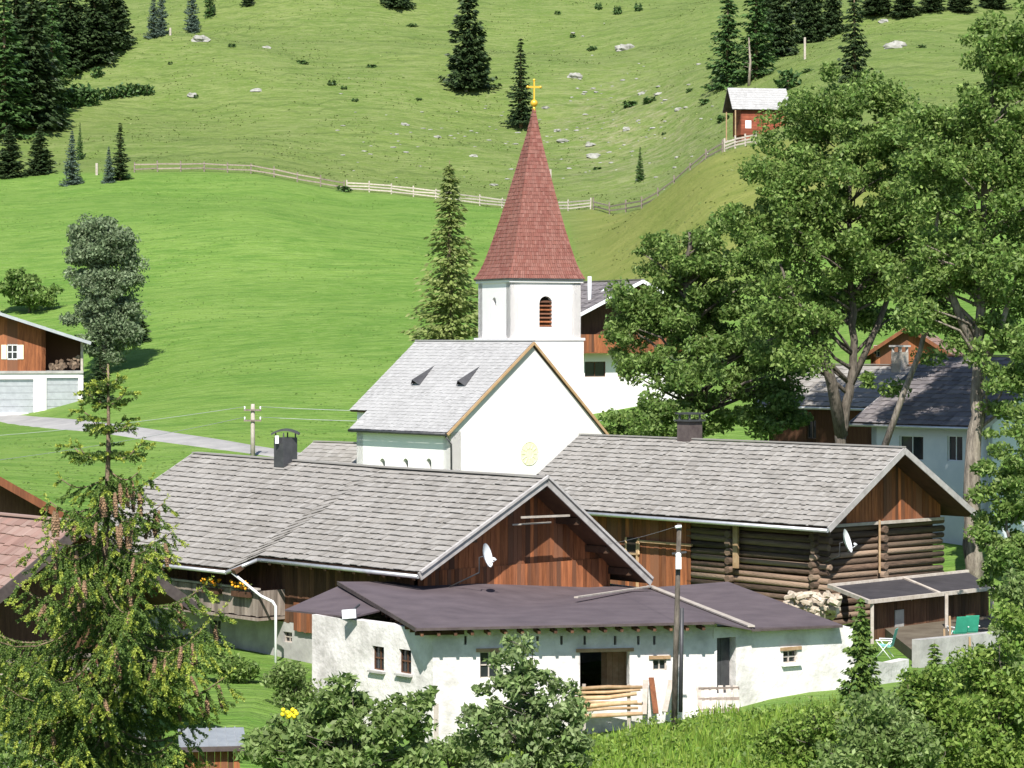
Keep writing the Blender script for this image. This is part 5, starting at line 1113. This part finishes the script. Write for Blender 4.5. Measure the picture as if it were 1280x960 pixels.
def conifer(kind, name, label, p, h, rz=None, sxy=1.0, group=None):
    kw = dict(dark=dict(nm='needle', h=14, rb=3.6, seed=3, dens=1.5, fs=.36), mid=dict(nm='needle_mid', h=14, rb=2.9, seed=4, dens=1.0, fs=.30), dark2=dict(nm='needle', h=14, rb=2.7, seed=5, dens=1.0, clear=.12, fs=.3),
      blue=dict(nm='needle_blue', h=14, rb=3.4, seed=6, dens=1.1), larch=dict(nm='needle_larch', h=14, rb=2.7, seed=8, dens=1.9, spacing=.24, fs=.16, shape=.78, droop=.25), juniper=dict(nm='needle_mid'), young=dict(nm='needle_near', h=14, rb=4.6, seed=9, dens=1.0, fs=.42, spacing=.5))[kind]
    if kind not in PROTO:
        nm = kw['nm']
        if kind == 'juniper':
            r_ = np.random.default_rng(2); C = r_.normal(size=(260, 3)); C /= np.linalg.norm(C, axis=1)[:, None]; C *= (r_.random((260, 1))**.4)*np.array([5, 5, 7]); C += C[:, 2:3]*0+np.array([0, 0, 4.5]); C += np.sin(C[:, ::-1]*1.3)*1.0
            Vv, Qq = leafquads(C, 1.5); mb = MB(); mb.tube([(0, 0, -1), (0, 0, 6)], [.8, .3], 6)
        else: mb, Vv, Qq = conifer_proto(name, **kw)
        o = thing(name, label, 'tree', (0, 0, 0), 0, group)
        mb.build('trunk', 'bark_red', o); build_np('crown', Vv, Qq, nm, o); PROTO[kind] = o
    else:
        o = dup(PROTO[kind]); o.name = name
    s = h/14; o.location = p; o.rotation_euler = (0, 0, random.uniform(0, 6.28) if rz is None else rz); o.scale = (s*sxy, s*sxy, s); o['label'] = label
    if 'group' in o: del o['group']
    if group: o['group'] = group
    return o
def con(kind, px, pyb, hpx, label, dmin=280, sxy=1.0, name='spruce_tree', group='conifers on the hillside'):
    p = hit(px, pyb, dmin); return conifer(kind, name, label, p-Vector((0, 0, .3)), hpx/F*p.y, None, sxy, group)
random.seed(99)
con('dark', 585, 112, 150, 'large dark spruce in the middle of the upper slope', sxy=.98)
con('dark2', 651, 160, 116, 'slimmer spruce directly behind the gilded cross', sxy=1.1)
con('dark', 497, 10, 90, 'spruce cut by the top edge left of the large dark one')
con('mid', 910, 108, 150, 'tall open spruce left of the hay hut'); con('mid', 945, 98, 150, 'tall open spruce rising directly behind the hay hut', sxy=1.1)
con('dark', 975, 70, 120, 'dark spruce in the group above the hut, left one'); con('dark', 1012, 52, 110, 'wide dark spruce above the marker post'); con('dark', 1040, 42, 90, 'dark spruce between the marker post and the tall right spruce', sxy=.9)
con('dark2', 1068, 122, 165, 'tall narrow spruce rising behind the forked tree', sxy=.9)
for k, (px, py, h, lb_) in enumerate(((960, 40, 90, 'dark spruce at the top edge behind the hut group'), (1000, 20, 80, 'spruce at the top edge above the wide dark one'), (1095, 12, 60, 'first spruce of the top right tree line'), (1130, 14, 50, 'second spruce of the top right tree line'), (1165, 8, 50, 'third spruce of the top right tree line'), (1200, 8, 50, 'fourth spruce of the top right tree line'), (1240, 4, 55, 'fifth spruce of the top right tree line'))): con('dark', px, py+(6 if px > 1090 else 0), h, lb_, sxy=1.7 if px > 1090 else 1.1)
con('mid', 800, 226, 46, 'small spruce on the ridge fence left of the hut', 285, sxy=.8)
con('juniper', 798, 14, 16, 'tiny dark bush at top right of the spire'); con('juniper', 772, 18, 16, 'tiny dark bush left of its twin at the top'); con('juniper', 748, 12, 14, 'smallest dark bush at the top edge right of the cross')
# left forest
LF = [('dark', 12, 222, 70, 'wide low dark spruce at the left edge above the meadow', 1.5), ('dark', 50, 218, 64, 'low dark spruce second from the left edge', 1.5), ('blue', 90, 231, 72, 'blue green spruce left of the fence end', .95), ('mid', 100, 200, 50, 'thin pale spruce behind the blue one', .6), ('dark2', 150, 226, 76, 'dark slim spruce at the left end of the fence', 1.2), ('blue', 136, 229, 50, 'small blue green spruce beside the dark slim one', .9),
      ('mid', 5, 170, 190, 'tall spruce at the left edge of the top left wood', 1.3), ('dark', 40, 160, 190, 'tall dark spruce behind the bare pale trunk', 1.1), ('mid', 65, 145, 165, 'mid green spruce right of the bare pale trunk', 1.0), ('dark', 88, 92, 140, 'dark spruce in the middle of the top left wood', 1.2), ('dark', 118, 80, 130, 'dark spruce near the right edge of the top left wood', 1.1), ('dark', 142, 62, 110, 'rightmost dark spruce of the top left wood', 1.1),
      ('dark', 60, 95, 150, 'dark spruce deep in the top left wood', 1.1), ('dark', 20, 100, 150, 'dark spruce deep at the left edge of the wood', 1.1), ('juniper', 90, 88, 48, 'round low conifer at the foot of the top left wood', 1.3), ('juniper', 122, 97, 18, 'tiny round conifer alone below the top left wood', 1.3), ('juniper', 105, 76, 40, 'low conifer in front of the wood, right of the round one', 1.3), ('juniper', 138, 66, 36, 'low bushy conifer at the right foot of the wood', 1.3),
      ('blue', 192, 46, 60, 'thin grey spruce at the top left of the slope', .9), ('blue', 202, 44, 70, 'grey spruce with bare trunk next to the thin one', .7), ('blue', 240, 40, 70, 'grey spruce right of the two at the top left', .8), ('mid', 262, 22, 60, 'small tree at the top edge right of the grey spruces', .8), ('dark', 310, 6, 40, 'spruce at the top edge above the left hillside', 1)]
for kd, px, py, h, lb_, sx_ in LF: con(kd, px, py, h, lb_, sxy=sx_)
# juniper hedge and bushes on the slope
for k, (px, py, h) in enumerate(((88, 133, 30), (100, 131, 34), (112, 130, 26), (128, 125, 20), (142, 123, 20), (156, 121, 22), (170, 120, 20), (184, 119, 18))):
    con('juniper', px, py, h*1.05, ['left end juniper of the row below the top left wood', 'tallest juniper of the row below the wood', 'third juniper of the row below the wood', 'fourth juniper of the row below the wood', 'fifth juniper of the row below the wood', 'sixth juniper of the row below the wood', 'seventh juniper of the row below the wood', 'right end juniper of the row below the wood'][k], sxy=1.35, name='juniper', group='junipers in a row')
JU = [(213, 80, 8, 'small juniper above the juniper boulder'), (245, 122, 9, 'juniper touching the left hillside boulder'), (290, 58, 9, 'juniper high on the left hillside'), (378, 80, 10, 'juniper at the left of the hillside hollow'), (415, 106, 13, 'broad juniper in the hollow left of the large spruce'), (430, 112, 9, 'small juniper beside the broad one'), (444, 127, 9, 'lone juniper below the broad one'), (465, 84, 9, 'little juniper on the upper middle slope'), (515, 33, 9, 'juniper near the top left of the large spruce'), (523, 126, 7, 'tiny juniper under the large spruce'), (430, 240, 16, 'green shrub where the two fences meet'),
      (697, 18, 9, 'juniper at top just right of the large spruce'), (716, 47, 8, 'small juniper on the stony slope top'), (740, 64, 12, 'juniper beside the large grey slab'), (812, 128, 14, 'juniper in the scree near the pair of white boulders'), (788, 133, 14, 'dark juniper left in the scree'), (747, 212, 9, 'small juniper just under the broad boulder'), (830, 168, 8, 'flat juniper right side of the scree'), (882, 130, 12, 'juniper left of the hut spruces'), (888, 86, 9, 'juniper above the hut spruces'), (1010, 90, 10, 'juniper behind and right of the hut'), (1152, 60, 10, 'juniper on the right slope'), (862, 115, 10, 'juniper at the stony patch left of the hut'), (905, 150, 14, 'juniper touching the left side of the hut')]
for px, py, h, lb_ in JU: con('juniper', px, py, h*.85, lb_, sxy=random.uniform(1.5, 2.6), name='juniper', group='junipers scattered over the slope')
con('juniper', 985, 112, 34, 'light bushy tree just right of the hay hut', 285, sxy=1.3, name='young_tree')
# larch behind the tower
p = hit(562, 447, 150); p = G(562, 158); conifer('larch', 'larch_tree', 'pale green narrow larch standing left of the church tower', p, (HY-200)/F*158-p.z, .3, 1.15)
# dark spruce at garage chalet
p = hit(125, 505, 170); conifer('dark2', 'spruce_tree', 'dark spruce at the corner of the garage chalet', p, 88/F*p.y, None, 1.2)
p = hit(172, 428, 190); conifer('dark', 'spruce_tree', 'low dark spruce peeking out right of the willow', p, 50/F*p.y, None, 1.6)
# young spruces in the thicket
for px, pt, D, lb_, sx_, kd in ((1076, 742, 78, 'young spruce at the right end of the stable wall', .8, 'young'), (1062, 862, 66, 'dark green young spruce in front of the white garden wall', 1.1, 'young'), (1168, 800, 72, 'young spruce left of the pale stake below the terrace', 1.1, 'young'), (1135, 855, 62, 'small spruce in the middle of the bottom right thicket', 1.3, 'young')):
    p = G(px, D); conifer(kd, 'young_spruce', lb_, p-Vector((0, 0, .1)), (HY-pt)/F*D-p.z+.1, None, sx_, 'young spruces in the thicket')

# ---- near spruce with cones
SD = 25; gp = G(135, SD); rng = np.random.default_rng(5); random.seed(5)
ns = thing('spruce_tree', 'near spruce top laden with hanging brown cones at lower left', 'tree', gp)
ax = at(135, 455, SD); HT = ax.z-gp.z
def trunk_x(t): return Vector((ax.x+.012*math.sin(t*2.1)-.012*t, ax.y, ax.z-t))
mb = MB(); mb.tube([trunk_x(t_) for t_ in np.linspace(HT+.3, 0, 30)], [.008+.016*t_ for t_ in np.linspace(HT+.3, 0, 30)], 8)
TT = [0, .3, .75, 1.2, 1.7, 2.05, 2.4, 2.7, 3.0, 3.4, 4.0, 5, 7.5]; HWs = [.03, .14, .32, .5, .8, 1.1, 1.3, 1.15, .9, .75, .9, 1.5, 1.9]
NC = []; ND = []; NT = []; tips = []
def needles(p0, p1, n, tip, ln=.027):
    p0 = np.array(p0); p1 = np.array(p1); d = p1-p0; L_ = np.linalg.norm(d); d = d/(L_+1e-9)
    t_ = rng.random(n)[:, None]; v = rng.normal(size=(n, 3)); v -= (v@d)[:, None]*d; v /= np.linalg.norm(v, axis=1)[:, None]
    NC.append(p0+d*L_*t_); dd_ = v*.85+d*.75; dd_ /= np.linalg.norm(dd_, axis=1)[:, None]; ND.append(dd_*ln*rng.uniform(.7, 1.25, (n, 1))); NT.append(np.full(n, tip))
t_ = .22; conepts = []
while t_ < 7.2:
    hw_ = float(np.interp(t_, TT, HWs)); vis = t_ < 4.3; nb = 4 if t_ < .5 else (5 if t_ < 2.2 else 7)
    a0 = rng.uniform(0, 6.28)
    for k in range(nb):
        a = a0+6.283*k/nb+rng.normal()*.25; l = hw_*rng.uniform(.72, 1.12); d = Vector((math.cos(a), math.sin(a), 0)); sd = Vector((-d.y, d.x, 0)); s0 = trunk_x(t_+rng.normal()*.04)
        rise = .55 if t_ < .45 else (.25 if t_ < 1 else .02)
        def bp__(q): return s0+d*l*q+Vector((0, 0, rise*l*q-.30*l*math.sin(q*2.3)*(1 if t_ > .8 else .3)+.14*l*q**3))
        path = [bp__(q) for q in np.linspace(0, 1, 7)]; mb.tube(path, [.005+.005*l*(1-i/6) for i in range(7)], 5)
        st = .085 if vis else .16; nt_ = max(2, int(l/st))
        for i in range(nt_+1):
            q = .12+.88*i/max(nt_, 1); p_ = bp__(q); istip = q > .86
            if q < 1: needles(bp__(max(q-.1, 0)), p_, 44 if vis else 12, 0)
            for sg in (-1, 1):
                tl = min(.36, (.13+.28*l*(1-q*.7)))*rng.uniform(.7, 1.15)
                e = p_+(d*.62+sd*sg*.75).normalized()*tl*(.75 if t_ > .9 else 1)+Vector((0, 0, (-1.0 if t_ > .9 else .1)*tl*rng.uniform(.4, 1.2)))
                m_ = int((270 if vis else 60)*tl); tp_ = .35+.65*rng.random() if (rng.random() < .35 or istip) else 0
                mid = p_.lerp(e, .6); needles(p_, mid, max(3, int(m_*1.2)), 0); needles(mid, e, max(3, m_), 1 if tp_ > 0 else 0)
                if vis and tl > .16:
                    e2 = mid+(d*.8-sd*sg*.3).normalized()*tl*.5+Vector((0, 0, -.25*tl)); needles(mid, e2, max(3, int(m_*.9)), 1 if rng.random() < .3 else 0)
            if istip: needles(p_, p_+(p_-bp__(.8))*.5+Vector((0, 0, .03)), 24, 1)
        if .85 < t_ < 3.2 and rng.random() < (.9 if t_ < 2.3 else .4):
            for c_ in range(int(rng.integers(1, 5))):
                q = rng.uniform(.55, .98); conepts.append(bp__(q)+sd*rng.uniform(-.12, .12)+Vector((0, 0, -.03)))
    t_ += (.2 if t_ < 1.2 else .27)*rng.uniform(.75, 1.25) if vis else .36
needles(trunk_x(.55), trunk_x(.02), 110, 1); needles(trunk_x(1.2), trunk_x(.5), 120, 0)
mb.build('trunk', 'bark_red', ns)
NC = np.concatenate(NC); ND = np.concatenate(ND); NT = np.concatenate(NT); print('needles', len(NC), 'cones', len(conepts))
sd_ = np.cross(ND, rng.normal(size=ND.shape)); sd_ /= np.linalg.norm(sd_, axis=1)[:, None]; sd_ *= .0046
Vv = np.stack([NC-sd_, NC+ND*.5-sd_*1.3, NC+ND, NC+ND*.5+sd_*1.3], 1)
for nm_, mk, mt_ in (('needles', NT < .5, 'needle_near'), ('young_shoots', NT >= .5, 'needle_tip')):
    v_ = Vv[mk].reshape(-1, 3); build_np(nm_, v_, np.arange(len(v_)).reshape(-1, 4), mt_, ns)
# cones: one mesh, copied
inv = FR[ns]; mbc = MB(); L_ = .15
for j in range(9):
    z = -L_*(j+.5)/9; r = .019*math.sin(math.pi*min((j+1.2)/10.5, 1))**.6
    for i in range(7):
        a = 2*math.pi*(i+.5*(j % 2))/7; c_ = Vector((math.cos(a)*r*.7, math.sin(a)*r*.7, z)); o_ = Vector((math.cos(a), math.sin(a), 0)); s_ = Vector((-o_.y, o_.x, 0))
        mbc.add([c_+s_*.009, c_-s_*.009, c_-s_*.006+o_*r*.55-Vector((0, 0, .016)), c_+s_*.006+o_*r*.55-Vector((0, 0, .016))], [(0, 1, 2, 3)])
mbc.tube([(0, 0, 0), (0, 0, -L_*.5), (0, 0, -L_)], [.009, .016, .005], 7)
me = bpy.data.meshes.new('cone'); me.from_pydata(mbc.v, [], mbc.f); me.materials.append(M['cone']); me.update()
random.shuffle(conepts)
for p_ in conepts[:98]:
    co = bpy.data.objects.new('cone', me); col.objects.link(co); co.parent = ns; co.location = inv @ p_; co.rotation_euler = (random.gauss(0, .15), random.gauss(0, .15), random.uniform(0, 6)); s_ = random.uniform(1.0, 1.35); co.scale = (s_*1.0, s_*1.0, s_*1.15)

rng = np.random.default_rng(21); pts = []
for k in range(26000):
    px = rng.uniform(-40, 1320); D = rng.uniform(Dfence(px)+1, 470) if rng.random() < .8 else rng.uniform(215, 300)
    if D < 301 and px < 760: continue
    x = (px-CX)/F*D
    if noise.noise(Vector((x/9, D/7, 3)))+.5*noise.noise(Vector((x/2.5, D/1.8, 8))) < .02: continue
    pts.append((x, D, H(x, D)+.05))
Vv, Qq = leafquads(np.array(pts), .17, up=1.2); gg = build_np('grass_tussocks', Vv, Qq, 'tussock'); tag(gg, 'rough grass tussocks dotting the upper hillside', 'grass', kind='stuff')
pts = []
for k in range(9000):
    D = rng.uniform(132, 335); px = rng.uniform(-20, 760); x = (px-CX)/F*D
    if D > Dfence(px)-1 or noise.noise(Vector((x/14, D/9, 13)))+.6*noise.noise(Vector((x/3, D/2, 18))) < .0: continue
    z = H(x, D)
    if D < 215 and abs(z*F/-D+HY-np.interp(px, [-100, 0, 100, 200, 300, 400, 500], [512, 521, 533, 546, 560, 575, 597])) < 14: continue
    pts.append((x, D, z+.03))
Vv, Qq = leafquads(np.array(pts), .12, up=2.5); gg = build_np('meadow_tufts', Vv, Qq, 'tuft'); tag(gg, 'taller green tufts and clover in the mown meadow', 'grass', kind='stuff')
# ---- tall grass and weeds in front of the stable
rng = np.random.default_rng(3); n = 26000
D_ = rng.uniform(63, 81, n); PX = rng.uniform(560, 1300, n); keep = (D_ < 79.3) | (PX > 1080); D_, PX = D_[keep], PX[keep]
X = (PX-CX)/F*D_; n = len(X)
def patch(x, y): return noise.noise(Vector((x/1.3, y/1.3, 2)))
Zg = np.array([H(x, y) for x, y in zip(X, D_)]); hgt_ = np.array([.22+.32*max(0, patch(x, y)+.35) for x, y in zip(X, D_)])*rng.uniform(.6, 1.3, n)
a = rng.uniform(0, 6.28, n); bx = np.cos(a)*.022; by = np.sin(a)*.022; lx = rng.normal(size=n)*.09; ly = rng.normal(size=n)*.09
Vg = np.stack([np.stack([X-bx, D_-by, Zg-.03], 1), np.stack([X+bx, D_+by, Zg-.03], 1), np.stack([X+bx*.8+lx*.5, D_+by*.8+ly*.5, Zg+hgt_*.6], 1), np.stack([X+lx, D_+ly, Zg+hgt_], 1)], 1).reshape(-1, 3)
gg = build_np('tall_grass', Vg, np.arange(4*n).reshape(n, 4), 'grass_blade'); tag(gg, 'tall bright grass and weeds on the bank before the stable', 'grass', kind='stuff')
rng = np.random.default_rng(4); n = 9000; D_ = rng.uniform(64, 78.5, n); PX = rng.uniform(690, 1060, n); X = (PX-CX)/F*D_
keep = np.array([noise.noise(Vector((x/.9, y/.9, 7))) > 0 for x, y in zip(X, D_)]); X, D_ = X[keep], D_[keep]; Zg = np.array([H(x, y) for x, y in zip(X, D_)])
Cq = np.stack([X, D_, Zg+rng.uniform(.05, .55, len(X))], 1); Vv, Qq = leafquads(Cq, .075); gg = build_np('weeds', Vv, Qq, 'leaf_lime'); tag(gg, 'broad leaved weeds scattered among the tall grass', 'weeds', kind='stuff')
print('DONE objects', len(bpy.data.objects))
